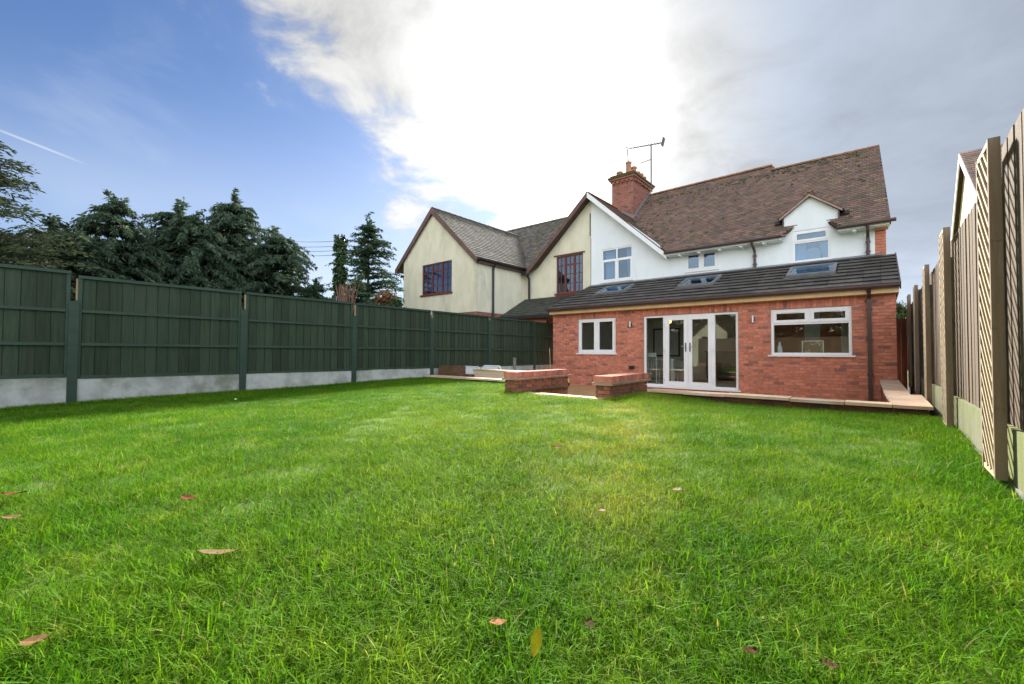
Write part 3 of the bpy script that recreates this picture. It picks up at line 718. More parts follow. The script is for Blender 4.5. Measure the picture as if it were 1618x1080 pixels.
while True:
    v0 = ty0 + k * gauge / sl_ * 1.0
    if v0 > 14.45: break
    ln = gauge + .05
    if v0 + ln / sl_ > 14.49: ln = (14.49 - v0) * sl_
    for i in range(ncol):
        x0 = -8.375 + i * cw; segs = [(x0, x0 + cw)]
        for X0, X1, Y0, Y1 in RL:
            if v0 + .19 > Y0 - .02 and v0 + .05 < Y1 + .0:
                ns = []
                for p, q in segs:
                    if q <= X0 - .03 or p >= X1 + .03: ns.append((p, q)); continue
                    if p < X0 - .03: ns.append((p, X0 - .03))
                    if q > X1 + .03: ns.append((X1 + .03, q))
                segs = ns
        for p, q in segs:
            if q - p < .03: continue
            inst('roof_tile', tile_mesh(q - p - .003, ln), Vector(((p + q) / 2, v0, rzf(v0) - .028)) + rn * random.uniform(0, .003), er, (pitch, 0, random.uniform(-.004, .004)))
    k += 1
MB().slab([(EX0 - .0, 14.30), (.10, 14.30), (.10, 14.495), (EX0 - .0, 14.495)], [], onroof, .020, .030).build('lead_flashing', 'lead', er)
for sx in (EX0 - .012, .345): MB().slab([(sx - .012, 11.7), (sx + .012, 11.7), (sx + .012, 14.48), (sx - .012, 14.48)], [], onroof, -.13, .012).build('verge_board', 'brown_pvc', er)
for (x0, x1, y0, y1), lab in zip(RL, range(3)):
    fr = MB()
    fr.slab([(x0, y0), (x1, y0), (x1, y1), (x0, y1)], [[(x0 + .07, y0 + .08), (x1 - .07, y0 + .08), (x1 - .07, y1 - .08), (x0 + .07, y1 - .08)]], onroof, -.03, .062)
    fr = fr.build('rooflight', 'lead', house)
    MB().slab([(x0 + .06, y0 + .07), (x1 - .06, y0 + .07), (x1 - .06, y1 - .07), (x0 + .06, y1 - .07)], [], onroof, .035, .045).build('pane', 'glass_roof', fr)
    MB().slab([(x0 - .04, y0 - .16), (x1 + .04, y0 - .16), (x1 + .04, y0 - .004), (x0 - .04, y0 - .004)], [], onroof, .010, .016).build('apron', 'tile_concrete', fr)
# fascia, gutter, downpipe
MB().box(EX0 + .01, .30, 11.77, 11.80, FB, 2.20).box(EX0 + .01, .30, 11.80, WY - .002, FB, FB + .02).box(.30, .325, 11.77, 14.4, FB, 2.22).build('fascia', 'fascia', house)
gp = [(11.755, 2.255), (11.64, 2.255), (11.64, 2.215), (11.665, 2.175), (11.73, 2.175), (11.755, 2.215)]
MB().slab(gp, [], lambda u, v, w: (w, u, v), EX0 - .02, .345).build('gutter', 'brown_pvc', house)
dp = MB().box(-.185, -.115, WY - .10, WY - .03, PZ, 2.02)
dp.bar((-.15, 11.70, 2.17), (-.15, WY - .065, 2.0), .068, .068, (1, 0, 0))
for z in (.35, 1.1, 1.75): dp.box(-.20, -.10, WY - .105, WY - .004, z, z + .05)
dp.build('downpipe', 'brown_pvc', house)

# upper storey
UY = 14.5
W1 = (-7.91, -6.67, 3.455, 4.68); W2 = (-4.83, -3.83, 3.49, 4.10); W3 = (-1.84, -.975, 3.40, 4.285)
PARTY = -8.35
AX, AZ, EZ = -8.32, 6.84, 4.16        # gable apex, eaves height
SLP = .92
def rect(q): a, b, c, d = q; return [(a, c), (b, c), (b, d), (a, d)]
outer = [(PARTY, 2.6), (-.05, 2.6), (-.05, EZ + .1), (-.80, EZ + .1), (-.80, 4.70), (-1.42, 5.20), (-2.06, 4.70), (-2.06, EZ + .1), (-5.35, EZ + .05), (AX, AZ - .06), (PARTY, AZ - .06)]
uw = MB().slab(outer, [rect(W1), rect(W2), rect(W3)], yplane(UY), 0, .25).build('upper_wall', 'render_white', house)
# brick strip at the right corner, with courses
bq = MB().box(-.048, .165, UY + .02, UY + .4, 2.6, EZ + .1).box(-.048, .165, UY + .4, 18.5, 2.6, 4.0)
bq = bq.build('corner_pier', 'mortar', house)
z = 3.2; k = 0; m_ = MB()
while z < 4.2:
    m_.box(-.046, .060 if k % 2 else .170, UY + .003, UY + .03, z, z + .06)
    if k % 2: m_.box(.07, .170, UY + .003, UY + .03, z, z + .06)
    z += .0705; k += 1
m_.box(-.046, .215, UY - .10, UY - .005, 3.98, 4.13)
m_.build('brickwork', 'brick', bq, kind='stuff')

def up_window(q, kind, parent=house, m='upvc', y=UY):
    a, b, c, d = q; t = .05; yf = y + .02
    mb = frame_rect(MB(), a + .002, b - .002, c + .002, d - .002, yf, yf + .07, t); mx = (a + b) / 2
    if kind == 1:
        zt = d - .42; mb.box(a + t, b - t, yf + .002, yf + .068, zt - .025, zt + .025); mb.box(mx - .028, mx + .028, yf + .003, yf + .067, c + t, zt - .025); mb.box(mx - .028, mx + .028, yf + .003, yf + .067, zt + .025, d - t)
    if kind == 2: mb.box(mx - .035, mx + .035, yf + .002, yf + .068, c + t, d - t)
    if kind == 3: zt = d - .33; mb.box(a + t, b - t, yf + .002, yf + .068, zt - .03, zt + .03)
    o = mb.build('window', m, parent)
    if kind == 1:
        for x0, x1 in ((a + t, mx - .028), (mx + .028, b - t)):
            frame_rect(MB(), x0 - .006, x1 + .006, c + t - .006, zt - .02, yf - .012, yf + .03, .045).build('casement', m, o)
            pane(o, x0 + .03, x1 - .03, c + t + .03, zt - .05, yf + .012, 'glass_up'); pane(o, x0 - .01, x1 + .01, zt + .02, d - t + .01, yf + .03, 'glass_up')
    if kind == 2:
        for x0, x1 in ((a + t, mx - .035), (mx + .035, b - t)):
            frame_rect(MB(), x0 - .006, x1 + .006, c + t - .006, d - t + .006, yf - .012, yf + .03, .05).build('casement', m, o)
            pane(o, x0 + .03, x1 - .03, c + t + .03, d - t - .03, yf + .012, 'glass_up')
    if kind == 3:
        frame_rect(MB(), a + t - .012, b - t + .012, zt + .015, d - t + .012, yf - .014, yf + .03, .06).build('casement', m, o)
        pane(o, a + t + .03, b - t - .03, zt + .06, d - t - .03, yf + .012, 'glass_up'); pane(o, a + t - .01, b - t + .01, c + t - .01, zt - .02, yf + .03, 'glass_up')
    MB().box(a - .04, b + .04, y - .045, y + .03, c - .035, c + .0).build('sill', m, o)
    return o
w1 = up_window(W1, 1); w2 = up_window(W2, 2); w3 = up_window(W3, 3)
# rooms behind the upper windows and curtains
for q, nm in ((W1, w1), (W2, w2), (W3, w3)):
    a, b, c, d = q
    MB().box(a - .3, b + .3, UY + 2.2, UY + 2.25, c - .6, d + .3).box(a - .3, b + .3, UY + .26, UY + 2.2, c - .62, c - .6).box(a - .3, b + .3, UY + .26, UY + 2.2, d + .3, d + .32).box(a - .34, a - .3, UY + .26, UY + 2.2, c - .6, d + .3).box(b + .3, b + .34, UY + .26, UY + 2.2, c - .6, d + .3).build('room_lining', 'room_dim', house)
def curtain(x0, x1, z0, z1, y, sway):
    n = 26; mb = MB(); xs = np.linspace(0, 1, n)
    for j, zz in enumerate((z0, (z0 * 2 + z1) / 3, z1)):
        for x in xs:
            fx = x0 + (x1 - x0) * x + (sway * (1 - x) * (0 if j == 2 else .6 if j == 1 else 1))
            mb.v.append((fx, y + .018 * math.sin(x * 40), zz))
    for j in range(2):
        for i in range(n - 1): mb.f.append((j * n + i, j * n + i + 1, (j + 1) * n + i + 1, (j + 1) * n + i))
    return mb.build('curtain', 'curtain', house)
curtain(-7.86, -7.45, 3.5, 4.66, UY + .2, .04); curtain(-7.0, -6.72, 3.5, 4.66, UY + .2, .1)
curtain(-1.80, -1.55, 3.44, 4.0, UY + .2, -.02); curtain(-1.25, -1.02, 3.44, 4.0, UY + .2, .1)
tag(MB().slab([(-1.58 + .0, 3.36), (-1.22, 3.36), (-1.22, 3.72), (-1.28, 3.80), (-1.40, 3.83), (-1.52, 3.80), (-1.58, 3.72)], [], yplane(UY + .34), 0, .03).build('chair', 'in_ceiling'), 'pale rounded chair back behind the dormer window', 'chair')

# main roof planes
def mainz(y): return EZ + SLP * (y - 14.2)
def onmain(x, y, w): s = math.hypot(1, SLP); return Vector((x, y - SLP / s * w, mainz(y) + w / s))
def ongabR(y, dx, w, ax=AX, az=AZ): s = math.hypot(1, SLP); return Vector((ax + dx + SLP / s * w, y, az - SLP * dx + w / s))
def ongabL(y, dx, w, ax=AX, az=AZ): s = math.hypot(1, SLP); return Vector((ax - dx - SLP / s * w, y, az - SLP * dx + w / s))
def yint(x, ax=AX, az=AZ): return 14.2 + (az - SLP * abs(x - ax) - EZ) / SLP
mroof = MB()
mroof.slab([(-5.36, 14.18), (-2.07, 14.18), (-1.42, 14.98), (-.78, 14.18), (.24, 14.18), (.06, 17.66), (-2.85, 17.70), (-2.9, 17.94), (AX, 18.0), (AX, yint(AX))], [], onmain, -.08, -.012)
mroof.slab([(14.16, 0), (yint(AX) + .05, 0), (14.16, 2.96)], [], lambda u, v, w: ongabR(u, v, w), -.08, -.012)
mroof = mroof.build('main_roof', 'tile_clay_deck', house)
def tiles(mb, fn, ulist, dv, v0, v1, wt, inside, th=.018, jit=.003, umax=None):
    """rows of plain tiles: fn(u, v, w); v runs up the slope"""
    v = v0; k = 0
    while v < v1:
        uu = ulist[0] - (wt / 2 if k % 2 else 0)
        while uu < ulist[1]:
            u = max(uu, ulist[0]); fw = wt - (u - uu)
            if inside(u + (.03 if umax else fw / 2), v + dv * .3):
                j = random.uniform(0, jit); j2 = random.uniform(0, jit); g_ = .003
                L = dv * 1.25
                W_ = fw if umax is None else min(fw, umax(v) - u)
                if W_ < .03: uu += wt; continue
                vs = [fn(u + g_, v, .010 + th + j), fn(u + W_ - g_, v, .010 + th + j2), fn(u + W_ - g_, v + L, .006 + j2), fn(u + g_, v + L, .006 + j),
                      fn(u + g_, v, -.006), fn(u + W_ - g_, v, -.006)]
                mb.add(vs, [(0, 1, 2, 3), (4, 5, 1, 0), (4, 0, 3), (5, 2, 1)])
            uu += wt
        v += dv; k += 1
    return mb
ct = MB()
SS = math.hypot(1, SLP)
def in_main(x, y):
    if x > .245 - (y - 14.2) * .052 : return False
    top = 17.62 if x > -2.87 else 17.90
    if y > top: return False
    if x < -5.36 + .0 and y < yint(x) - .02: return False
    if -2.10 < x < -.76 and y < 14.2 + .80 * (1 - abs(x + 1.42) / .66) : return False
    return x > AX
tiles(ct, onmain, (-8.4, .26), .105 / SS, 14.12, 17.9, .165, in_main, umax=lambda y: (.255 - (y - 14.2) * .052) if True else 0)
def ongR(u, v, w): return ongabR(u, v, w)
def gab_tile(mb, ax, az, y0, y1f, dxmax, wt, dv, left=False, th=.014):
    f = (lambda u, v, w: (ongabL if left else ongabR)(u, dxmax - v, w, ax, az))
    def ins(u, v):
        dx = dxmax - v
        return 0 <= dx and y0 <= u <= y1f(ax + dx if not left else ax - dx) + wt
    tiles(mb, f, (y0, y1f(ax) + .2), dv, 0, dxmax, wt, ins, th)
gab_tile(ct, AX, AZ, 14.12, lambda x: yint(x), 2.98, .165, .105 / SS)
ct.build('roof_tiles', 'tile_clay', mroof, kind='stuff')
def ridge_run(parent, a, b, L=.30, r=.085, m='ridge_clay'):
    a, b = Vector(a), Vector(b); n = max(1, round((b - a).length / L)); d = (b - a) / n
    for i in range(n):
        p, q = a + d * i, a + d * (i + 1.0); side = d.normalized().cross(Vector((0, 0, 1))).normalized()
        mb = MB(); vs = []
        for pt, rr in ((p, r), (q + d * .02, r * .9)):
            for t_ in range(7):
                an = math.pi * t_ / 6; vs.append(pt + side * (math.cos(an) * rr * 1.15) + Vector((0, 0, math.sin(an) * rr - .02)))
        mb.add(vs, [(i_, i_ + 1, i_ + 8, i_ + 7) for i_ in range(6)] + [tuple(range(7)), tuple(range(13, 6, -1))])
        mb.build('ridge_tile', m, parent)
ridge_run(mroof, (-7.6, 17.96, mainz(17.96) + .0), (-2.88, 17.96, mainz(17.96) + .02))
ridge_run(mroof, (-2.86, 17.68, mainz(17.68)), (.08, 17.68, mainz(17.68) - .03))
ridge_run(mroof, (AX, 14.16, AZ + .0), (AX, 17.0, AZ + .0))
mm = MB()
for _ in range(260):
    x = random.uniform(-7.6, 0) if random.random() < .5 else random.gauss(-5.2, 1.2); y = 14.3 + 3.3 * random.random() ** .7
    if _ > 110: x, y = random.uniform(-7.5, -.2), 17.55 - abs(random.gauss(0, .22))
    elif _ > 70: x = random.uniform(-7.6, -5.4); y = yint(x) + abs(random.gauss(0, .25))
    if not in_main(x, y) or x < -7.9: continue
    c = onmain(x, y, .03); r_ = random.uniform(.02, .055)
    k = len(mm.v)
    for i in range(6): an = i / 6 * 6.283; mm.v.append(tuple(c + Vector((math.cos(an) * r_ * random.uniform(.8, 1.5), math.sin(an) * r_ * .7, math.sin(an) * r_ * .6))))
    mm.v.append(tuple(c + Vector((0, -.012, .5 * r_ + .006))))
    mm.f += [(k + i, k + (i + 1) % 6, k + 6) for i in range(6)]
mm.build('moss_clumps', 'moss', mroof, kind='stuff')
# verge, gutters, bargeboards
vb = MB().bar(onmain(.25, 14.14, -.05), onmain(.07, 17.66, -.05), .03, .09, (0, -SLP, 1)); vb.build('verge_board', 'brown_pvc', mroof)
gm = MB()
for x0, x1 in ((-5.36, -2.05), (-.80, .36)):
    gm.slab([(14.10, 4.145), (13.99, 4.145), (13.99, 4.10), (14.015, 4.07), (14.075, 4.07), (14.10, 4.10)], [], lambda u, v, w: (w, u, v), x0, x1)
gm.build('gutter', 'brown_pvc', house)
sf = MB().box(-5.36, -2.06, 14.11, 14.13, 4.03, 4.15).box(-.79, .24, 14.11, 14.13, 4.03, 4.15).box(-5.36, -2.06, 14.13, 14.495, 4.035, 4.05).box(-.79, .24, 14.13, 14.495, 4.035, 4.05)
for x in (-4.9, -4.3, -3.7, -3.1, -2.5, -.45): sf.box(x - .04, x + .04, 14.15, 14.4, 3.98, 4.034)
sf.build('eaves_soffit', 'upvc', house)
for x in (-2.79, -.185):
    d_ = MB().tube([(x, 14.04, 4.08), (x, 14.05, 4.02), (x, 14.44, 3.85), (x, 14.44, 3.33)], .036, 10)
    d_.box(x - .05, x + .05, 14.41, 14.499, 3.7, 3.74).box(x - .05, x + .05, 14.41, 14.499, 3.45, 3.49)
    d_.build('downpipe', 'brown_pvc', house)
bgp = [(0, .02), (2.99, .02), (2.99, -.10), (0, -.16)]
def barge(ax, az, y, dxm, right, m, parent, wd=.15, th=.03):
    s = 1 if right else -1
    pts = [(ax, az + .02), (ax + s * dxm, az + .02 - SLP * dxm), (ax + s * dxm, az - wd - SLP * dxm), (ax, az - wd - .04)]
    return MB().slab(pts, [], yplane(y), 0, th).build('bargeboard', m, parent)
barge(AX + .002, AZ, 14.12, 3.0, True, 'upvc', house)
MB().slab([(AX, AZ - .13), (AX + 2.9, AZ - .13 - SLP * 2.9), (AX + 2.9, AZ - .16 - SLP * 2.9), (AX, AZ - .16)], [], yplane(14.151), 0, .348).build('soffit', 'upvc', house)
# dormer roof, cheeks, flashing
dm = MB()
for s in (-1, 1):
    f = lambda u, v, w, s=s: Vector((-1.42 + s * u, v, 5.27 - .78 * u + w))
    dm.slab([(0, 14.40), (.74, 14.40), (.74, 14.70), (0, 15.38)], [], f, -.05, -.006)
dm = dm.build('dormer_roof', 'tile_clay_deck', house)
dt = MB()
for s in (-1, 1):
    f = lambda u, v, w, s=s: Vector((-1.42 + s * (.76 - v), u, 5.27 - .78 * (.76 - v) + w))
    tiles(dt, f, (14.375, 15.4), .082, 0, .76, .165, lambda u, v: u < 14.62 + v * 1.0)
dt.build('roof_tiles', 'tile_clay', dm, kind='stuff')
ridge_run(dm, (-1.42, 14.40, 5.265), (-1.42, 15.3, 5.265), r=.06)
for s in (-1, 1):
    pts = [(-1.42, 5.25), (-1.42 + s * .72, 5.25 - .78 * .72), (-1.42 + s * .72, 5.19 - .78 * .72), (-1.42, 5.185)]
    MB().slab(pts, [], yplane(14.37), 0, .03).build('bargeboard', 'dormer_trim', dm)
    MB().box(-1.42 + s * .64 - .015, -1.42 + s * .64 + .015, 14.44, 14.78, 4.2, 4.72).build('dormer_cheek', 'brown_pvc', dm)
    x = -1.42 + s * .70
    MB().obox(onmain(x + s * .06, 14.66, .05), ((1, 0, 0), (0, 1, SLP), (0, -SLP, 1)), (.10, .09, .03)).build('flashing', 'black_pvc', dm)

# chimney
ch = MB().box(-8.50, -7.56, 16.50, 18.30, 5.8, 7.95)
ch = ch.build('chimney', 'mortar', house)
cb = MB(); z = 6.0; k = 0
while z < 7.92:
    for x in np.arange(-8.50 - .107 * (k % 2), -7.56, .214):
        a, b = max(x, -8.505), min(x + .204, -7.555)
        if b - a > .03: cb.box(a, b, 16.494, 16.52, z, z + .0605)
    for y in np.arange(16.52 - .107 * (k % 2), 18.3, .214):
        a, b = max(y, 16.521), min(y + .204, 18.3)
        if b - a > .03: cb.box(-7.58, -7.554, a, b, z, z + .0605)
    z += .0705; k += 1
cb.build('brickwork', 'chimney_brick', ch, kind='stuff')
for k, (e, z0, z1) in enumerate(((.05, 7.951, 8.02), (.10, 8.021, 8.09), (.14, 8.091, 8.16), (.06, 8.161, 8.24))):
    MB().box(-8.50 - e, -7.56 + e, 16.50 - e, 18.30 + e, z0, z1).build('corbel_course', 'chimney_brick' if k < 2 else 'moss', ch)
# dentil bricks under the cap
dn = MB()
for y in np.arange(16.55, 18.2, .2): dn.box(-7.555, -7.46, y, y + .1, 7.86, 7.95)
for x in np.arange(-8.45, -7.6, .2): dn.box(x, x + .1, 16.40, 16.498, 7.86, 7.95)
dn.build('dentils', 'chimney_brick', ch, kind='stuff')
for x, y, h, r_ in ((-8.28, 16.75, .22, .12), (-7.86, 16.72, .52, .11), (-7.80, 17.10, .42, .11), (-7.80, 17.45, .32, .11), (-7.80, 17.78, .34, .11), (-7.80, 18.08, .30, .11), (-8.25, 17.6, .25, .11)):
    MB().lathe([(r_ * 1.1, 0), (r_, .05), (r_ * .92, h - .09), (r_ * 1.15, h - .07), (r_ * 1.15, h - .02), (r_, h), (r_ * .75, h), (r_ * .7, h - .1)], (x, y, 8.241), 14).build('chimney_pot', 'pot', ch, smooth=False)
MB().slab([(-7.50, 16.43), (-8.05, 16.43), (-8.05, 16.49), (-7.56, 16.49), (-7.54, 18.2), (-7.47, 18.2)], [], lambda u, v, w: Vector((u, v, max(mainz(v), AZ - SLP * abs(u - AX)) + w)), .03, .12).build('lead_flashing', 'lead', ch)
# tv aerials
ae = thing('tv_aerial', 'tall tv aerial with long boom on a mast behind the chimney right side', 'aerial', (-7.35, 18.05, 8.1))
dd = 18.05 / 16.5
mx_, my_ = -6.80 * dd, 18.05
def zz(z): return EYE + (z - EYE) * dd
MB().tube([(mx_, my_, zz(7.4)), (mx_, my_, zz(9.1))], .030, 6).build('mast', 'grey_metal', ae)
bm_ = MB().tube([(-7.72 * dd, my_, zz(9.21)), (-6.33 * dd, my_, zz(9.02))], .022, 6)
bm_.build('boom', 'grey_metal', ae)
el = MB()
for k in range(12):
    t_ = k / 11; x = (-7.70 + 1.3 * t_) * dd; z = zz(9.21 - .178 * t_)
    el.tube([(x, my_ - .12, z), (x, my_ + .12, z)], .010, 4)
el.build('elements', 'grey_metal', ae, kind='stuff')
MB().bar((-6.36 * dd, my_, zz(8.90)), (-6.28 * dd, my_, zz(9.20)), .22, .02).build('reflector', 'grey_metal', ae)
MB().tube([(mx_, my_, zz(8.5)), (-7.25 * dd, my_, zz(8.47))], .018, 5).build('side_arm', 'grey_metal', ae)
ae2 = thing('tv_aerial', 'small tv aerial leaning left from the front of the chimney', 'aerial', (-8.1, 17.3, 8.2))
MB().tube([(-8.07, 17.3, 8.24), (-8.2, 17.3, zz(8.95))], .022, 5).build('mast', 'grey_metal', ae2)
MB().tube([(-8.95, 17.3, zz(8.86)), (-8.17, 17.3, zz(8.96))], .016, 5).build('boom', 'grey_metal', ae2)

# ------------------------------------------------------------------ interior of the extension
MB().box(EX0 + .3, EX1 - .3, WY + WT + .02, 16.2, -.16, -.12).build('floor', 'in_floor', house)
iw = MB().box(EX0 + .3, -2.35, 16.2, 16.3, -.12, 2.44)
iw.slab([(WY + .30, -.12), (16.2, -.12), (16.2, 2.44), (14.5, 2.44), (14.4, 2.9), (WY + .30, 2.15)], [], lambda u, v, w: (w, u, v), EX0 + .262, EX0 + .30)
iw.slab([(WY + .30, -.12), (16.2, -.12), (16.2, 2.44), (14.5, 2.44), (14.4, 2.9), (WY + .30, 2.15)], [], lambda u, v, w: (w, u, v), -2.45, -2.35)
iw.build('inner_wall', 'in_wall', house)
MB().box(-2.34, -.06, 14.2, 14.26, -.12, 2.9).build('inner_wall', 'in_wall_red', house)
MB().slab([(WY + .30, -.12), (14.2, -.12), (14.2, 2.9), (WY + .30, 2.15)], [], lambda u, v, w: (w, u, v), -.015, .005).build('inner_wall', 'in_wall', house)
MB().slab([(EX0 + .3, 12.28), (-.02, 12.28), (-.02, 14.45), (EX0 + .3, 14.45)], holes, onroof, -.20, -.15).build('ceiling', 'in_ceiling', house)
MB().box(EX0 + .3, -2.45, 14.78, 16.2, 2.45, 2.5).build('ceiling', 'in_ceiling', house)
MB().box(-1.55, -1.2, 14.15, 14.2, -.12, 1.9).box(-.75, -.08, 14.13, 14.2, -.12, 1.95).build('inner_door', 'in_ceiling', house)
MB().box(-3.02, -2.72, 14.2, 14.5, -.12, 2.3).build('inner_pier', 'in_ceiling', house)
# furniture seen through the glass
tb = thing('dining_table', 'white dining table inside behind the left French door', 'table', (-5.2, 13.6, -.12))
MB().box(-5.95, -4.75, 13.2, 14.2, .60, .64).build('tabletop', 'white_plastic', tb)
for x in (-5.88, -4.82):
    for y in (13.27, 14.12): MB().box(x - .035, x + .035, y - .035, y + .035, -.12, .599).build('leg', 'white_plastic', tb)
def dchair(x, y, rz_, label):
    c = thing('dining_chair', label, 'chair', (x, y, -.12), 'white dining chairs inside the extension'); c.rotation_euler.z = rz_
    def ch_(mb, nm, m='white_plastic'):
        o = link(nm, mb.mesh(nm, MT[m])); o.parent = c
    ch_(MB().box(-.21, .21, -.21, .21, .42, .46), 'seat')
    for sx in (-1, 1):
        ch_(MB().tube([(sx * .19, .19, 0), (sx * .19, .19, .42)], .018, 6), 'leg'); ch_(MB().tube([(sx * .19, -.22, 0), (sx * .19, -.19, .45), (sx * .185, -.25, .92)], .018, 6), 'leg')
    ch_(MB().box(-.2, .2, -.262, -.24, .82, .94), 'backrest')
    for k in range(4): ch_(MB().tube([(-.12 + .08 * k, -.2, .46), (-.12 + .08 * k, -.25, .82)], .008, 5), 'spindle')
dchair(-4.55, 13.35, R(95), 'white spindle dining chair inside near the meeting of the French doors')
dchair(-5.35, 12.95, R(10), 'white spindle dining chair inside, nearer the left side light')
sf_ = thing('sideboard', 'dark sideboard inside behind the right French door', 'sideboard', (-3.6, 15.4, -.12))
MB().box(-4.4, -2.9, 15.2, 15.7, .0, .85).build('carcass', 'dark_cabinet', sf_); MB().box(-4.43, -2.87, 15.17, 15.73, .852, .89).build('top', 'sleeper', sf_)
for x in (-4.35, -2.95): MB().box(x - .03, x + .03, 15.25, 15.31, -.12, -.001).build('leg', 'dark_cabinet', sf_)
pf = thing('wall_picture', 'dark framed picture on the back wall of the dining room', 'picture', (-6.1, 16.17, .7))
frame_rect(MB(), -6.6, -5.6, .7, 1.75, 16.15, 16.195, .05).build('frame', 'dark_cabinet', pf); MB().box(-6.56, -5.64, 16.17, 16.19, .74, 1.71).build('print', 'in_ceiling', pf)
pl = thing('pendant_lamp', 'lit yellow pendant lamp glowing inside behind the left French door', 'lamp', (-4.951, 13.4, 1.791))
MB().tube([(-4.951, 13.4, 1.861), (-4.951, 13.4, 2.70)], .006, 5).build('cord', 'dark_cabinet', pl)
MB().lathe([(.02, .0), (.055, .03), (.06, .06), (.045, .1), (.015, .12)], (-4.951, 13.4, 1.741), 12).build('bulb', 'bulb', pl, smooth=True)
kc = thing('kitchen_units', 'dark kitchen units with worktop inside behind the left window', 'kitchen unit', (-7, 12.6, -.12))
MB().box(-7.8, -5.8, 12.32, 12.85, -.12, .72).build('cupboard', 'dark_cabinet', kc); MB().box(-7.82, -5.78, 12.30, 12.87, .722, .76).build('worktop', 'dark_cabinet', kc)
MB().tube([(-6.35, 12.5, .762), (-6.35, 12.5, 1.12)] + [(-6.35 - .07 + .07 * math.cos(a), 12.5, 1.12 + .07 * math.sin(a)) for a in np.linspace(.3, 3.1, 7)] + [(-6.49, 12.5, 1.05)], .012, 8).build('tap', 'steel', kc)
tag(MB().lathe([(.05, 0), (.06, .03), (.058, .10), (.045, .11)], (-7.1, 12.42, .762), 12).build('mug', 'white_plastic', smooth=True), 'small white mug on the worktop behind the left window', 'mug')
fp = thing('standing_frame', 'white framed print with pale flowers standing on the right window ledge', 'picture frame', (-1.21, 12.32, .8))
frame_rect(MB(), -1.40, -.98, .80, 1.12, 12.31, 12.33, .014).build('frame', 'upvc', fp)
MB().box(-1.388, -.992, 12.322, 12.328, .812, 1.108).build('print', mat('flower_print', (.20, .13, .08), (.55, .48, .36), 9, .7, 0, lo=.52, hi=.62), fp)
MB().box(-2.1, -.4, 12.275, 12.45, .76, .796).build('window_ledge', 'upvc', house)
tag(MB().lathe([(.055, 0), (.06, .05), (.05, .18), (.022, .24), (.022, .29), (.03, .30)], (-1.86, 12.35, .797), 12).build('bottle', 'curtain', smooth=True), 'pale spray bottle on the ledge at the left end of the right window', 'bottle')

# wall lights, socket, hose
for x, lab in ((-5.575, 'steel up and down wall light left of the French doors'), (-2.365, 'steel up and down wall light right of the French doors')):
    w = thing('wall_light', lab, 'wall light', (x, WY - .05, 1.6), 'wall lights on the brick extension')
    MB().tube([(x, WY - .075, 1.575), (x, WY - .075, 1.745)], .032, 12).build('barrel', 'steel', w, smooth=False)
    MB().box(x - .03, x + .03, WY - .045, WY - .002, 1.62, 1.70).build('bracket', 'black_iron', w)
tag(MB().box(-5.62, -5.47, WY - .07, WY - .003, .345, .44).box(-5.60, -5.49, WY - .08, WY - .0705, .36, .425).build('outdoor_socket', 'black_pvc'), 'black outdoor socket box low on the brick wall beside the doors', 'socket')
hs = thing('garden_hose', 'thin tan hose hanging from the wall tap and trailing over the patio', 'hose', (-6.8, 11.9, -.2))
MB().tube([(-6.746, WY - .04, .42), (-6.75, WY - .05, .30), (-6.80, WY - .06, .08), (-6.90, WY - .09, -.10), (-7.02, WY - .16, -.178), (-7.3, WY - .28, -.186), (-7.55, WY - .3, -.186), (-7.62, WY - .6, -.186), (-7.4, WY - .9, -.186)], .012, 6).build('pipe', 'copper', hs, smooth=True)
MB().tube([(-6.746, WY - .003, .43), (-6.746, WY - .07, .43), (-6.746, WY - .075, .39)], .016, 8).build('tap', 'pot', hs)
hr = thing('hose_reel', 'yellow and black hose end lying by the end of the left garden wall', 'hose reel', (-7.05, 10.9, -.2))
MB().tube([(-7.13 + .11 * math.cos(a), 10.9, -.06 + .11 * math.sin(a)) for a in np.linspace(-.2, 3.4, 12)], .022, 8).build('handle', 'yellow_plastic', hr, smooth=True)
MB().tube([(-7.13, 10.84, -.10), (-7.13, 10.97, -.10)], .10, 14).build('drum', 'black_pvc', hr)

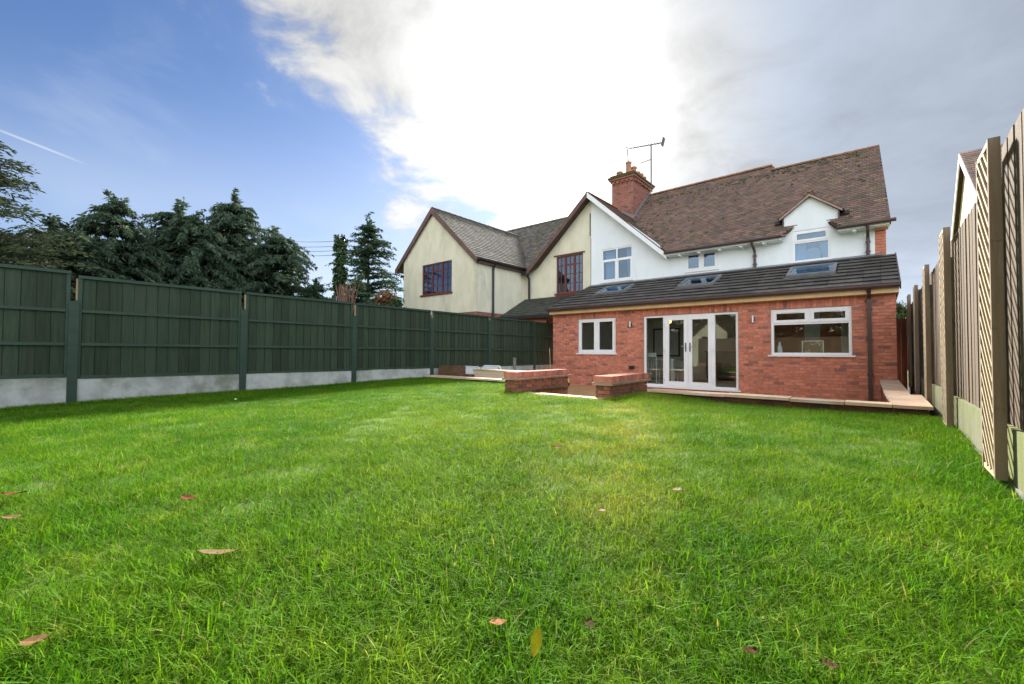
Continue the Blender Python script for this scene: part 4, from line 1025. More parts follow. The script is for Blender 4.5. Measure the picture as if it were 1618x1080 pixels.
# things on the patio behind the left coping
sb = thing('timber_sleeper', 'stubby brown timber sleeper standing on the patio beside the green fence', 'sleeper', (-9.0, 8.2, PZ))
MB().box(-9.14, -8.36, 7.72, 7.97, PZ + .002, .45).build('block', 'sleeper', sb); MB().box(-9.18, -9.141, 7.74, 7.95, PZ, .44).build('end_board', 'brown_wood', sb)
tag(MB().box(-8.95, -8.25, 8.0, 8.2, PZ, .225).build('brick_pile', 'brick_old'), 'short red brick edge between the sleeper and the white chairs', 'brick edge')
def wchair(x, y, w, zt, label, tilt, rz_):
    c = thing('white_chair', label, 'chair', (x, y, PZ), 'white garden chairs stored behind the left coping'); c.rotation_euler.z = rz_
    def P(u, h): return Vector((u, tilt * h, h))
    def add(mb, nm, m='white_plastic', sm=False):
        o = link(nm, mb.mesh(nm, MT[m])); o.parent = c
        if sm: o.data.polygons.foreach_set('use_smooth', [True] * len(o.data.polygons))
    h0, h1 = .30, zt - PZ; r = .10
    out = [(-w / 2, h0), (w / 2, h0), (w / 2, h1 - r)] + [(w / 2 - r + r * math.cos(a), h1 - r + r * math.sin(a)) for a in np.linspace(.3, 1.57, 5)] + [(-w / 2 + r - r * math.sin(a), h1 - r + r * math.cos(a)) for a in np.linspace(0, 1.4, 5)] + [(-w / 2, h1 - r)]
    add(MB().tube([P(*p) for p in out + out[:1]], .020, 8), 'rim', sm=True)
    add(MB().slab([(u * .86 - .04, h) for u, h in out], [], lambda u, v, q: P(u, v) + Vector((0, q, 0)), -.006, .006), 'backrest')
    add(MB().box(-w / 2, w / 2, -.42, -.01, .27, .30), 'seat')
    for sx in (-1, 1):
        for yy in (-.4, -.04): add(MB().tube([(sx * (w / 2 - .03), yy, 0), (sx * (w / 2 - .04), yy, .27)], .018, 6), 'leg')
wchair(-8.97, 8.62, .84, .40, 'white garden chair back beside the timber sleeper, left of the pair', .18, R(-6))
wchair(-8.14, 8.62, .76, .44, 'white garden chair back above the cream trough, right of the pair', .18, R(-6))
tr = thing('cream_trough', 'long cream wooden trough behind the left coping, against the left garden wall', 'trough', (-7.35, 8.15, PZ))
MB().slab([(-8.22, .345), (-6.6, .345), (-6.6, .02), (-8.08, .02)], [], yplane(8.10), 0, .03).build('front_board', 'cream_wood', tr)
MB().box(-8.22, -6.6, 8.08, 8.45, .346, .362).build('rim', 'trellis_wood', tr); MB().box(-8.1, -6.6, 8.131, 8.4, PZ, .02).build('base', 'cream_wood', tr)
tag(MB().tube([(-7.785, 9.3, PZ), (-7.785, 9.3, .64)], .045, 10).tube([(-7.785, 9.3, .64), (-7.785, 9.3, .662)], .052, 10).build('grey_post', 'concrete_post'), 'short grey capped pipe standing on the patio before the green fence', 'pipe')
tag(MB().tube([(-7.98, 11.35, PZ), (-8.33, 11.75, .97)], .008, 6).build('bamboo_cane', 'trellis_wood'), 'thin pale cane leaning at the end of the green fence by the brick wall', 'cane')
bn = thing('raised_bed_edge', 'low timber edging in front of the last green fence panels', 'edging', (-9.0, 10.6, PZ))
MB().box(-9.18, -8.75, 10.2, 11.9, PZ, .22).build('board', 'sleeper', bn)

# ------------------------------------------------------------------ cream neighbour
nb_ = thing('neighbour_house', 'cream rendered house with mossy grey tiled roofs and brown framed windows beyond the green fence', 'house', (-13, 13, -.2))
WX, WF = -11.56, 11.54
WAX, WAZ = -14.113, 6.80
wl_x = -16.13
FW = (-14.82, -12.94, 3.22, 4.50); MW = (-9.95, -8.71, 3.20, 4.70)
wz = lambda x: WAZ - SLP * abs(x - WAX)
MB().slab([(wl_x, 2.36), (WX, 2.36), (WX, wz(WX) - .05), (WAX, WAZ - .07), (wl_x, wz(wl_x) - .05)], [rect(FW)], yplane(WF), 0, .25).box(WX - .25, WX, WF + .251, 14.7, 2.36, wz(WX) - .04).box(wl_x, wl_x + .25, WF + .251, 18, 2.36, wz(wl_x)).build('wing_wall', 'render_cream', nb_)
MB().box(wl_x + .02, WX - .02, WF + .02, WF + .27, -.4, 2.358).box(WX - .27, WX - .02, WF + .271, 14.4, -.4, 2.358).build('brick_base', 'chimney_brick', nb_)
MB().slab([(WX + .002, 2.4), (PARTY - .002, 2.4), (PARTY - .002, AZ - .07), (AX, AZ - .07), (-11.0, EZ + .2), (-11.3, 4.38), (WX + .002, 4.38)], [rect(MW)], yplane(UY + .003), 0, .25).build('gable_wall', 'render_cream', nb_)
tag_rod = MB().tube([(PARTY - .03, UY - .02, 5.3), (PARTY - .03, UY - .02, 6.15)], .018, 6).build('cable_conduit', 'black_pvc', nb_)
MB().tube([(PARTY - .004, UY - .008, 3.3), (PARTY - .004, UY - .008, 5.2)], .008, 5).build('cable_conduit', 'black_pvc', nb_)
# roofs
nr = MB()
def wyint(x): return 14.2 + (WAZ - SLP * abs(x - WAX) - EZ) / SLP
nr.slab([(WF - .1, 0), (wyint(WAX), 0), (wyint(WAX + 2.66), 2.66), (WF - .1, 2.66)], [], lambda u, v, w: ongabR(u, v, w, WAX, WAZ), -.08, -.012)
nr.slab([(WF - .1, 0), (wyint(WAX), 0), (wyint(WAX + 2.66), 2.55), (WF - .1, 2.55)], [], lambda u, v, w: ongabL(u, v, w, WAX, WAZ), -.08, -.012)
nr.slab([(WAX, 17.09), (WAX + 2.66, 14.30), (AX - 2.9, 14.3), (AX - .02, 17.1), (AX - .02, 17.75), (-17, 17.75), (-17, 17.0)], [], onmain, -.08, -.012)
nr.slab([(14.13, 0.02), (17.1, 0.02), (14.2, 2.92), (14.13, 2.92)], [], lambda u, v, w: ongabL(u, v, w), -.08, -.004)
nroof = nr.build('roof', 'tile_clay_deck', nb_)
nt_ = MB()
gab_tile(nt_, WAX, WAZ, WF - .12, wyint, 2.70, .20, .15 / SS, th=.02)
tiles(nt_, onmain, (-16.4, AX), .15 / SS, 14.3, 17.7, .20, lambda x, y: (y > wyint(x) or abs(x - WAX) > 2.7) and (y > yint(x) or x < AX - 2.95) and x < AX - .05 and y < 17.66 and x > -16.4 and not (x < WAX - 2.6), th=.02)
nt_.build('roof_tiles', 'tile_grey', nroof, kind='stuff')
ridge_run(nroof, (WAX, WF - .08, WAZ), (WAX, 17.0, WAZ), m='tile_grey'); ridge_run(nroof, (-15.6, 17.72, mainz(17.72)), (AX - .4, 17.72, mainz(17.72)), m='tile_grey')
MB().bar(ongabR(14.32, 2.64, .02, WAX, WAZ), ongabR(wyint(WAX + .1), .1, .02, WAX, WAZ), .10, .02).build('valley', 'black_pvc', nroof)
barge(WAX, WAZ, WF - .13, 2.68, True, 'brown_wood', nb_, .2); barge(WAX, WAZ, WF - .13, 2.5, False, 'brown_wood', nb_, .2)
barge(AX - .002, AZ, 14.10, 2.95, False, 'brown_wood', nb_, .15)
MB().box(WX - .02, WX + .15, WF + .0, 14.45, wz(WX) - .26, wz(WX) - .12).build('fascia', 'brown_pvc', nb_)
MB().slab([(WX + .12, 4.37), (WX + .24, 4.37), (WX + .24, 4.31), (WX + .21, 4.28), (WX + .15, 4.28), (WX + .12, 4.31)], [], lambda u, v, w: (u, w, v), WF - .1, 14.3).build('gutter', 'black_pvc', nb_)
MB().tube([(-11.28, 14.15, 4.15), (-11.28, 14.4, 3.95), (-11.28, 14.42, 3.0)], .05, 8).build('downpipe', 'black_pvc', nb_)
MB().box(-11.42, -11.18, 14.08, 14.3, 4.05, 4.2).build('hopper', 'black_pvc', nb_)
MB().tube([(WX + .18, 12.42, 4.28), (WX + .06, 12.42, 4.1), (WX + .06, 12.42, 2.0)], .045, 8).build('downpipe', 'black_pvc', nb_)
MB().tube([(wl_x - .12, WF + .1, 4.1), (wl_x - .06, WF + .1, 4.0), (wl_x - .06, WF + .1, 1.8)], .05, 8).box(wl_x - .25, wl_x + .02, WF + .0, WF + .25, 4.15, 4.24).build('downpipe', 'black_pvc', nb_)
def grid_window(q, y, cols, rows, parent):
    a, b, c, d = q; yf = y + .03; t = .05
    mb = frame_rect(MB(), a + .002, b - .002, c + .002, d - .002, yf, yf + .06, t)
    for i in range(1, 3): x = a + (b - a) * i / 3; mb.box(x - .04, x + .04, yf + .002, yf + .058, c + t, d - t)
    for li in range(3):
        x0 = a + (b - a) * li / 3; x1 = a + (b - a) * (li + 1) / 3; m_ = (x0 + x1) / 2
        mb.box(m_ - .012, m_ + .012, yf + .012, yf + .045, c + t, d - t)
        for j in range(1, rows):
            z = c + (d - c) * j / rows; hh_ = .012 if not (li == 1 and j == rows - 1) else .035
            mb.box(x0 + .03, x1 - .03, yf + .013, yf + .044, z - hh_, z + hh_)
    o = mb.build('window', 'red_frame', parent)
    for li in range(3):
        x0 = a + (b - a) * li / 3 + .03; x1 = a + (b - a) * (li + 1) / 3 - .03
        pane(o, x0, x1, c + .03, d - .03, yf + .03, 'glass_up')
    MB().box(a - .06, b + .06, y - .06, y + .028, c - .06, c).build('sill', 'red_frame', o)
    MB().box(a - .3 - .0, b + .3, y + 2.2, y + 2.25, c - .5, d + .3).box(a - .3, b + .3, y + .26, y + 2.2, c - .52, c - .5).box(a - .3, b + .3, y + .26, y + 2.2, d + .3, d + .32).box(a - .34, a - .3, y + .26, y + 2.2, c - .5, d + .3).box(b + .3, b + .34, y + .26, y + 2.2, c - .5, d + .3).build('room_lining', 'dark_cabinet', parent)
    return o
grid_window(FW, WF, 3, 4, nb_); mw = grid_window(MW, UY + .003, 3, 4, nb_)
MB().box(MW[0] - .1, MW[1] + .1, UY - .05, UY, MW[3] + .01, MW[3] + .05).build('drip_board', 'red_frame', mw)
MB().box(MW[0] - .02, MW[1] + .02, UY - .03, UY, MW[2] - .2, MW[2] - .062).build('apron_board', 'red_frame', mw)
# its low lean-to
LS = (3.08 - 2.22) / (14.5 - 12.85)
def onlow(u, v, w): return Vector((u, v, 2.22 + LS * (v - 12.85) + w))
lr = MB().slab([(WX + .01, 12.8), (EX0 - .03, 12.8), (EX0 - .03, 14.5), (WX + .01, 14.5)], [], onlow, -.06, -.012).build('lean_to_roof', 'deck_dark', nb_)
lt = MB(); tiles(lt, onlow, (WX, EX0 - .03), .16, 12.76, 14.45, .22, lambda x, y: WX < x < EX0 - .05 and y < 14.45, th=.014)
lt.build('roof_tiles', 'tile_dark', lr, kind='stuff')
lw_ = MB().box(WX + .0, -9.36, 12.98, 13.2, -.4, 2.2).box(-9.6, -9.36, 13.2, 14.5, -.4, 2.25).build('lean_to_wall', 'mortar', nb_)
lb = MB(); z = 1.7; k = 0
while z < 2.15:
    for x in np.arange(WX + .05 - .1 * (k % 2), -9.37, .214): lb.box(max(x, WX), min(x + .204, -9.355), 12.972, 13.0, z, z + .06)
    for y in np.arange(13.0, 14.4, .214): lb.box(-9.38, -9.352, y, y + .204, z, z + .06)
    z += .0705; k += 1
lb.build('brickwork', 'brick', lw_, kind='stuff')
MB().box(WX + .0, EX0 - .02, 12.68, 12.79, 2.10, 2.21).build('gutter', 'black_pvc', nb_)

# ------------------------------------------------------------------ house beyond the right fence
rh = thing('gable_house', 'distant cream gabled house with brown tiled roof peeking over the wooden fence on the right', 'house', (4.5, 19, -.2))
HX, HY, HZ = 2.0, 19.0, 7.0
MB().slab([(16.2, -.4), (21.2, -.4), (21.2, 4.9), (HY, HZ - .1), (16.2, 4.9)], [], lambda u, v, w: (w, u, v), HX + .1, HX + .35).build('gable_wall', 'render_cream', rh)
MB().box(HX + .35, 9, 16.2, 16.4, -.4, 4.8).box(HX + .35, 9, 21, 21.2, -.4, 4.8).build('wall', 'render_cream', rh)
hr_ = MB()
fS = lambda u, v, w: Vector((u, v, HZ - .72 * (HY - v) + w)); fN = lambda u, v, w: Vector((u, v, HZ - .95 * (v - HY) + w))
hr_.slab([(HX - .02, 15.9), (9, 15.9), (9, HY), (HX - .02, HY)], [], fS, -.08, -.012).slab([(HX - .02, HY), (9, HY), (9, 21.5), (HX - .02, 21.5)], [], fN, -.08, -.012)
hr_ = hr_.build('roof', 'tile_clay_deck', rh)
ht = MB(); tiles(ht, fS, (HX - .03, 9), .14, 15.85, HY - .02, .20, lambda x, y: HX - .03 < x < 8.9); ht.build('roof_tiles', 'tile_clay', hr_, kind='stuff')
for f, a, b in ((fS, 15.9, HY), (fN, HY, 21.5)):
    MB().slab([(HX - .05, a), (HX - .02, a), (HX - .02, b), (HX - .05, b)], [], f, -.22, .015).build('bargeboard', 'in_ceiling', rh)

# ------------------------------------------------------------------ trees and plants
def frond_cloud(rs, branches, leafs, lw, ll, droop=.25, spread=.5):
    """numpy: many narrow double-triangle fronds scattered along branch polylines. returns verts, faces"""
    V = []; F = []
    for (pts, wid) in branches:
        n = max(3, int(leafs * wid))
        pts = np.array(pts); seg = np.linspace(0, len(pts) - 1.001, n)
        i = seg.astype(int); fr = (seg - i)[:, None]
        pos = pts[i] * (1 - fr) + pts[i + 1] * fr; dirn = pts[i + 1] - pts[i]; dirn /= np.linalg.norm(dirn, axis=1)[:, None] + 1e-9
        t = seg / (len(pts) - 1)
        side = np.stack([-dirn[:, 1], dirn[:, 0], np.zeros(n)], 1); side /= np.linalg.norm(side, axis=1)[:, None] + 1e-9
        sg = rs.choice((-1., 1.), n)[:, None]
        d = dirn * rs.uniform(.35, 1.1, n)[:, None] + side * sg * rs.uniform(.2, 1., n)[:, None] * spread * 2 + rs.normal(0, .22, (n, 3))
        d[:, 2] -= droop * rs.uniform(.2, 1.6, n)
        d /= np.linalg.norm(d, axis=1)[:, None]
        L = ll * rs.uniform(.5, 1.3, n) * (1.1 - .55 * t) ; W = lw * rs.uniform(.6, 1.4, n)
        p0 = pos + rs.normal(0, .03, (n, 3)); p2 = p0 + d * L[:, None]
        p2[:, 2] -= droop * .5 * L
        w = np.cross(d, rs.normal(0, 1, (n, 3))); w /= np.linalg.norm(w, axis=1)[:, None] + 1e-9
        pm = p0 + d * (L * .45)[:, None]
        k = len(V) and sum(len(a) for a in V)
        V.append(np.stack([p0, pm + w * W[:, None], p2, pm - w * W[:, None]], 1).reshape(-1, 3))
        b = k + np.arange(n) * 4
        F.append(np.stack([b, b + 1, b + 2, b + 3], 1))
    return np.concatenate(V), np.concatenate(F)
def np_mesh(name, V, F, m):
    me = bpy.data.meshes.new(name); me.vertices.add(len(V)); me.vertices.foreach_set('co', V.astype(np.float32).ravel())
    k = F.shape[1]; me.loops.add(F.size); me.loops.foreach_set('vertex_index', F.astype(np.int32).ravel())
    me.polygons.add(len(F)); me.polygons.foreach_set('loop_start', np.arange(0, F.size, k, dtype=np.int32)); me.polygons.foreach_set('loop_total', np.full(len(F), k, np.int32))
    me.materials.append(m); me.update(calc_edges=True); me.validate(); return me
def conifer(x, y, h, r, label, seed, matn='conifer', base=.3, whorls=26, per=9, leafs=70, lw=.035, ll=.30, droop=.3, rise=.25, power=.8, lead=1., zoff=-.3, group='conifers beyond the green fence', multi=1, bush=.0):
    rs = np.random.default_rng(seed)
    t = thing('conifer_tree', label, 'tree', (x, y, zoff), group)
    tr_ = MB(); br = []; bt = MB()
    tops = [(0, 0, h)] + [(rs.uniform(-r * .3, r * .3), rs.choice((-1, 1)) * rs.uniform(r * .25, r * .5), h * rs.uniform(.78, .95)) for _ in range(multi - 1)]
    for (ox, oy, th) in tops:
        tr_.tube([(x, y, zoff), (x + ox * .6, y + oy * .6, zoff + th * .35), (x + ox, y + oy, zoff + th * .96)], [.16, .09, .015], 7)
        rr = r / (1 if multi == 1 else 1.35)
        for wv in range(whorls):
            f = (wv + rs.uniform(-.4, .4)) / whorls; f = min(max(f, 0.), 1.)
            z = zoff + th * (base * .25 + (1 - base * .25) * f * .985)
            L0 = rr * ((1 - f) ** power * (1 - bush) + bush * math.sqrt(max(0, 1 - f * f))) + .08
            for b_ in range(per):
                a = rs.uniform(0, 6.283); L = L0 * rs.uniform(.55, 1.2)
                sx, sy = x + ox * min(1, .5 + f), y + oy * min(1, .5 + f)
                pts = []
                for q in np.linspace(0, 1, 6):
                    zz_ = z + L * (rise * q - (droop + .1) * q * q * q) + rs.normal(0, .02)
                    pts.append((sx + math.cos(a) * L * q + rs.normal(0, .03), sy + math.sin(a) * L * q + rs.normal(0, .03), zz_))
                br.append((pts, .35 + L / max(r, .1)))
                if L > .5 and b_ % 3 == 0: bt.tube(pts[:5], [.03, .025, .018, .012, .006], 4, caps=False)
        for q in range(4): br.append(([(x + ox, y + oy, zoff + th * (.88 + .03 * q)), (x + ox + rs.normal(0, .08), y + oy + rs.normal(0, .08), zoff + th * (.93 + .03 * q)), (x + ox + rs.normal(0, .14), y + oy + rs.normal(0, .14), zoff + th * (.96 + .03 * q))], .5))
    V, F = frond_cloud(rs, br, int(leafs * 1.9), lw * .62, ll * .70, droop)
    V[:, 2] = np.maximum(V[:, 2], zoff + .1)
    tr_.build('trunk', 'bark', t)
    if bt.v: bt.build('limbs', 'bark', t, kind='stuff')
    o = link('crown', np_mesh('crown', V, F, MT[matn]), t)
    return t
def up(px, py, X):
    d = ray(px, py); k = X / d.x; return Vector((X, d.y * k, EYE + d.z * k))
def tree_at(px, py, X, **k):
    p = up(px, py, X); return dict(x=p.x, y=p.y, h=p.z + .3, **k)
conifer(**tree_at(-62, 190, -13.2), r=2.25, label='feathery conifer at the far left edge, its sparse branches against the sky', seed=1, matn='conifer_near', whorls=40, per=8, leafs=56, ll=.30, lw=.024, droop=.04, rise=.30, power=.6)
conifer(**tree_at(183, 318, -16.0), r=2.6, label='dark conifer with two nodding tips, left in the big clump behind the second fence panel', seed=2, multi=3, bush=.7, whorls=22, per=10, leafs=110, droop=.35)
conifer(**tree_at(112, 366, -15.0), r=2.0, label='low dark conifer at the left end of the big clump, above the fence post', seed=3, bush=.6, whorls=22, per=9, leafs=90, droop=.25)
conifer(**tree_at(282, 326, -17.0), r=2.9, label='dark bushy conifer mid clump, just left of the tallest broad one', seed=4, multi=3, bush=.75, whorls=22, per=10, leafs=110, droop=.35)
conifer(**tree_at(374, 316, -17.0), r=3.7, label='tallest broad conifer of the big clump, dark green with drooping sprays', seed=5, multi=2, bush=.6, whorls=30, per=12, leafs=110, droop=.35, matn='conifer')
conifer(**tree_at(440, 368, -15.5), r=2.4, label='dark conifer forming the right slope of the big clump above the third fence panel', seed=6, bush=.6, whorls=24, per=10, leafs=100, droop=.3, matn='conifer')
conifer(**tree_at(583, 347, -17.5), r=2.7, label='feathery pointed conifer right of the ivy covered pole', seed=7, whorls=30, per=8, leafs=70, droop=.16, rise=.3, bush=.32, matn='conifer_light')
for (px, py, X, r_, sd, lab) in ((500, 445, -14.5, 1.1, 11, 'low rounded green conifer between the big clump and the ivy covered pole'), (566, 440, -13.5, .75, 12, 'small bright green bush behind the fence, right of the dead brown shrub')):
    conifer(**tree_at(px, py, X), r=r_, label=lab, seed=sd, bush=.8, whorls=14, per=8, leafs=60, ll=.2, matn='conifer_light', droop=.2)
# rough low growth that closes the gap under the clump
conifer(**tree_at(70, 410, -13.0), r=.9, label='thin low conifer beside the far left feathery one, just over the fence top', seed=13, bush=.3, whorls=16, per=5, leafs=34, ll=.28, lw=.02, matn='conifer_near', droop=.05)
# ivy covered pole
ip = up(538, 374, -15.5); iv = thing('ivy_pole', 'telegraph pole thickly covered in ivy, left of the feathery pointed conifer', 'pole', (ip.x, ip.y, -.4))
MB().tube([(ip.x, ip.y, -.4), (ip.x, ip.y, ip.z - .05)], .09, 8).build('pole', 'bark', iv)
rs = np.random.default_rng(5); br = []
for k in range(150):
    z = ip.z * (k / 150) ** .8; a = rs.uniform(0, 6.283); rr = .14 + .05 * rs.random() + .28 * max(0, 1 - z / ip.z * 1.5)
    br.append(([(ip.x + math.cos(a) * .07, ip.y + math.sin(a) * .07, z), (ip.x + math.cos(a) * rr, ip.y + math.sin(a) * rr, z + .06), (ip.x + math.cos(a) * (rr + .04), ip.y + math.sin(a) * (rr + .04), z + .02)], 1))
V, F = frond_cloud(rs, br, 34, .045, .11, .4, .6); link('ivy', np_mesh('ivy', V, F, MT['ivy']), iv)
for k, y in enumerate((380, 388, 395, 402)):
    a_, b_ = up(500, y, -15.5), up(300, y - 22, -22); w_ = MB()
    d_ = (up(430, y - 1.5, -26) - up(536, y + .5, -15.5)) * .2
    p_ = up(536, y + .5, -15.5); pts = [p_ + d_ * q + Vector((0, 0, -.03 * q * (5 - q) * .4)) for q in np.linspace(0, 5, 6)]
    tag(w_.tube(pts, .011, 4).build('overhead_wire', 'grey_metal'), ('highest', 'second from top', 'third from top', 'lowest')[k] + ' of the four overhead wires running left from the ivy covered pole', 'wire', 'overhead wires')
# dead brown shrub and autumn bush
dp_ = up(548, 444, -13.2); ds = thing('dead_shrub', 'bare brown shrub standing above the fence below the ivy pole', 'shrub', (dp_.x, dp_.y, -.3))
rs = np.random.default_rng(9); dm_ = MB()
for k in range(46):
    a = rs.uniform(0, 6.283); rr = rs.uniform(.02, .42); zt2 = dp_.z - rs.uniform(0, .8) * rr * 1.3
    dm_.tube([(dp_.x, dp_.y, 1.2 + rs.uniform(-.4, .3)), (dp_.x + math.cos(a) * rr * .7, dp_.y + math.sin(a) * rr * .7, zt2 - .5), (dp_.x + math.cos(a) * rr, dp_.y + math.sin(a) * rr, zt2)], [.016, .011, .004], 4, caps=False)
MB().tube([(dp_.x, dp_.y, -.3), (dp_.x, dp_.y, 1.4)], .06, 6).build('stem', 'twig_brown', ds); dm_.build('twigs', 'twig_brown', ds, kind='stuff')
def leafy_bush(px, py, X, r_, matn, label, seed, n=90, name='leafy_bush'):
    p = up(px, py, X); rs = np.random.default_rng(seed); t = thing(name, label, 'bush', (p.x, p.y, -.3)); br = []; st_ = MB()
    for k in range(n):
        a = rs.uniform(0, 6.283); el_ = rs.uniform(.1, 1.5); L = r_ * rs.uniform(.5, 1.1); zc = p.z - r_
        pts = [(p.x, p.y, zc - .3), (p.x + math.cos(a) * math.cos(el_) * L * .6, p.y + math.sin(a) * math.cos(el_) * L * .6, zc + math.sin(el_) * L * .5), (p.x + math.cos(a) * math.cos(el_) * L, p.y + math.sin(a) * math.cos(el_) * L, zc + math.sin(el_) * L)]
        br.append((pts, 1))
        if k % 4 == 0: st_.tube(pts, [.014, .008, .003], 4, caps=False)
    V, F = frond_cloud(rs, br, 26, .03, .085, .2, .8); link('foliage', np_mesh('foliage', V, F, MT[matn]), t)
    st_.tube([(p.x, p.y, -.3), (p.x, p.y, p.z - r_)], .04, 6).build('stem', 'bark', t)
    return t
leafy_bush(612, 455, -13.5, .55, 'autumn', 'reddish autumn bush between the feathery pointed conifer and the cream house', 21)
leafy_bush(626, 470, -12.8, .4, 'ivy', 'small green and yellow bush at the foot of the cream house', 22)
leafy_bush(1420, 478, .45, .5, 'ivy', 'green bush rising beyond the passage gate by the house corner', 23)
leafy_bush(1444, 440, 3.2, .8, 'ivy', 'green bush seen over the far end of the wooden fence', 24) if False else None
# backdrop behind the viewer that windows reflect
bfence = thing('rear_fence', 'plain brown board fence closing the garden behind the viewer', 'fence', (-4.3, -6.2, 0))
bmsh = MB().box(-.072, .072, -.01, .01, -.1, 1.8).mesh('board', MT['grey_board'])
for k in range(66): inst('board', bmsh, (-9.2 + .149 * k, -6.2 + random.uniform(-.004, .004), 0), bfence)
bh = thing('rear_house', 'white gabled house behind the viewer, mirrored in the right French door', 'house', (-10.5, -11.5, -.2))
MB().slab([(-11.4, -.2), (-8.8, -.2), (-8.8, 2.5), (-10.1, 3.7), (-11.4, 2.5)], [[(-10.7, 1.2), (-9.5, 1.2), (-9.5, 2.2), (-10.7, 2.2)]], yplane(-11.5), -.25, 0).build('wall', 'render_cream', bh)
for s_ in (-1, 1): MB().slab([(-10.1, 3.8), (-10.1 + s_ * 1.5, 2.42), (-10.1 + s_ * 1.5, 2.30), (-10.1, 3.66)], [], yplane(-12.2), -2, 1.0).build('roof', 'tile_clay_deck', bh)
wo = frame_rect(MB(), -10.7, -9.5, 1.2, 2.2, -11.6, -11.52, .07).box(-10.13, -10.07, -11.59, -11.53, 1.27, 2.13).build('window', 'upvc', bh)
pane(wo, -10.64, -9.56, 1.26, 2.14, -11.56)
MB().box(-10.8, -9.4, -13.0, -12.95, 1.0, 2.3).build('room_lining', 'dark_cabinet', bh)
V = []; br = []; rs = np.random.default_rng(31)
for k in range(1500):
    x = rs.uniform(-26, 16); y = -13 - rs.random() * 3; z = 6.2 * rs.random() ** .75 * (.75 + .25 * math.sin(x * .7) * math.cos(x * .31)); a = rs.uniform(0, 6.283)
    br.append(([(x, y, z), (x + math.cos(a) * .6, y + math.sin(a) * .6, z + .2), (x + math.cos(a) * 1.1, y + math.sin(a) * 1.1, z)], 1))
V, F = frond_cloud(rs, br, 40, .13, .55, .3, .8)
hw = link('hedge', np_mesh('hedge', V, F, MT['conifer'])); hw['kind'] = 'stuff'; hw['label'] = 'dark hedge of trees behind the viewer, mirrored in the windows'; hw['category'] = 'hedge'

# ------------------------------------------------------------------ grass
def tuft(seed, n, lmin, lmax, rad, w, lean):
    rs = np.random.default_rng(seed); V = []; F = []; k = 0
    for i in range(n):
        a = rs.uniform(0, 6.283); rr = rad * math.sqrt(rs.random()); bx_, by_ = rr * math.cos(a), rr * math.sin(a)
        h = rs.uniform(lmin, lmax); ln = rs.uniform(.15, 1.) * lean; d = rs.uniform(0, 6.283); ww = w * rs.uniform(.6, 1.25); fa = d + rs.uniform(-.6, .6) + 1.57
        cxx, cyy = math.cos(fa) * ww / 2, math.sin(fa) * ww / 2
        pr = []
        for q in (0, .38, .72, 1.):
            ox = math.cos(d) * ln * h * q ** 1.8; oy = math.sin(d) * ln * h * q ** 1.8; oz = h * (q - .38 * ln * q * q)
            pr.append((bx_ + ox, by_ + oy, oz - .008))
        for q, ws in ((0, .8), (1, 1.), (2, .7)):
            p = pr[q]; V += [(p[0] - cxx * ws, p[1] - cyy * ws, p[2]), (p[0] + cxx * ws, p[1] + cyy * ws, p[2])]
        V.append(pr[3]); F += [(k, k + 1, k + 3, k + 2), (k + 2, k + 3, k + 5, k + 4), (k + 4, k + 5, k + 6)]; k += 7
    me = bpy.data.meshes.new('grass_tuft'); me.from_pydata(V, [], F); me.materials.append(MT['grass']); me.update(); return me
def scatter(name, label, meshes, pts, scl, kind='stuff'):
    """geometry nodes: instance tufts on a point cloud mesh"""
    cl = bpy.data.collections.new(name + '_source')
    for i, m_ in enumerate(meshes): cl.objects.link(bpy.data.objects.new('%s_tuft_%d' % (name, i), m_))
    me = bpy.data.meshes.new(name); me.vertices.add(len(pts)); me.vertices.foreach_set('co', pts.astype(np.float32).ravel())
    at_ = me.attributes.new('scl', 'FLOAT', 'POINT'); at_.data.foreach_set('value', scl.astype(np.float32))
    ar = me.attributes.new('rz', 'FLOAT', 'POINT'); ar.data.foreach_set('value', rng.uniform(0, 6.283, len(pts)).astype(np.float32))
    o = bpy.data.objects.new(name, me); COL.objects.link(o); o['kind'] = kind; o['label'] = label; o['category'] = 'grass'
    ng = bpy.data.node_groups.new(name + '_nodes', 'GeometryNodeTree'); ng.interface.new_socket('Geometry', in_out='INPUT', socket_type='NodeSocketGeometry'); ng.interface.new_socket('Geometry', in_out='OUTPUT', socket_type='NodeSocketGeometry')
    N = ng.nodes.new; L = ng.links.new
    gi, go = N('NodeGroupInput'), N('NodeGroupOutput'); ci = N('GeometryNodeCollectionInfo'); ci.inputs[0].default_value = cl; ci.inputs['Separate Children'].default_value = True; ci.inputs['Reset Children'].default_value = True
    ip_ = N('GeometryNodeInstanceOnPoints'); ip_.inputs['Pick Instance'].default_value = True
    s_ = N('GeometryNodeInputNamedAttribute'); s_.data_type = 'FLOAT'; s_.inputs[0].default_value = 'scl'
    r_ = N('GeometryNodeInputNamedAttribute'); r_.data_type = 'FLOAT'; r_.inputs[0].default_value = 'rz'
    cb_ = N('ShaderNodeCombineXYZ'); L(r_.outputs[0], cb_.inputs[2])
    L(gi.outputs[0], ip_.inputs['Points']); L(ci.outputs[0], ip_.inputs['Instance']); L(s_.outputs[0], ip_.inputs['Scale']); L(cb_.outputs[0], ip_.inputs['Rotation']); L(ip_.outputs[0], go.inputs[0])
    md = o.modifiers.new('scatter', 'NODES'); md.node_group = ng
    return o
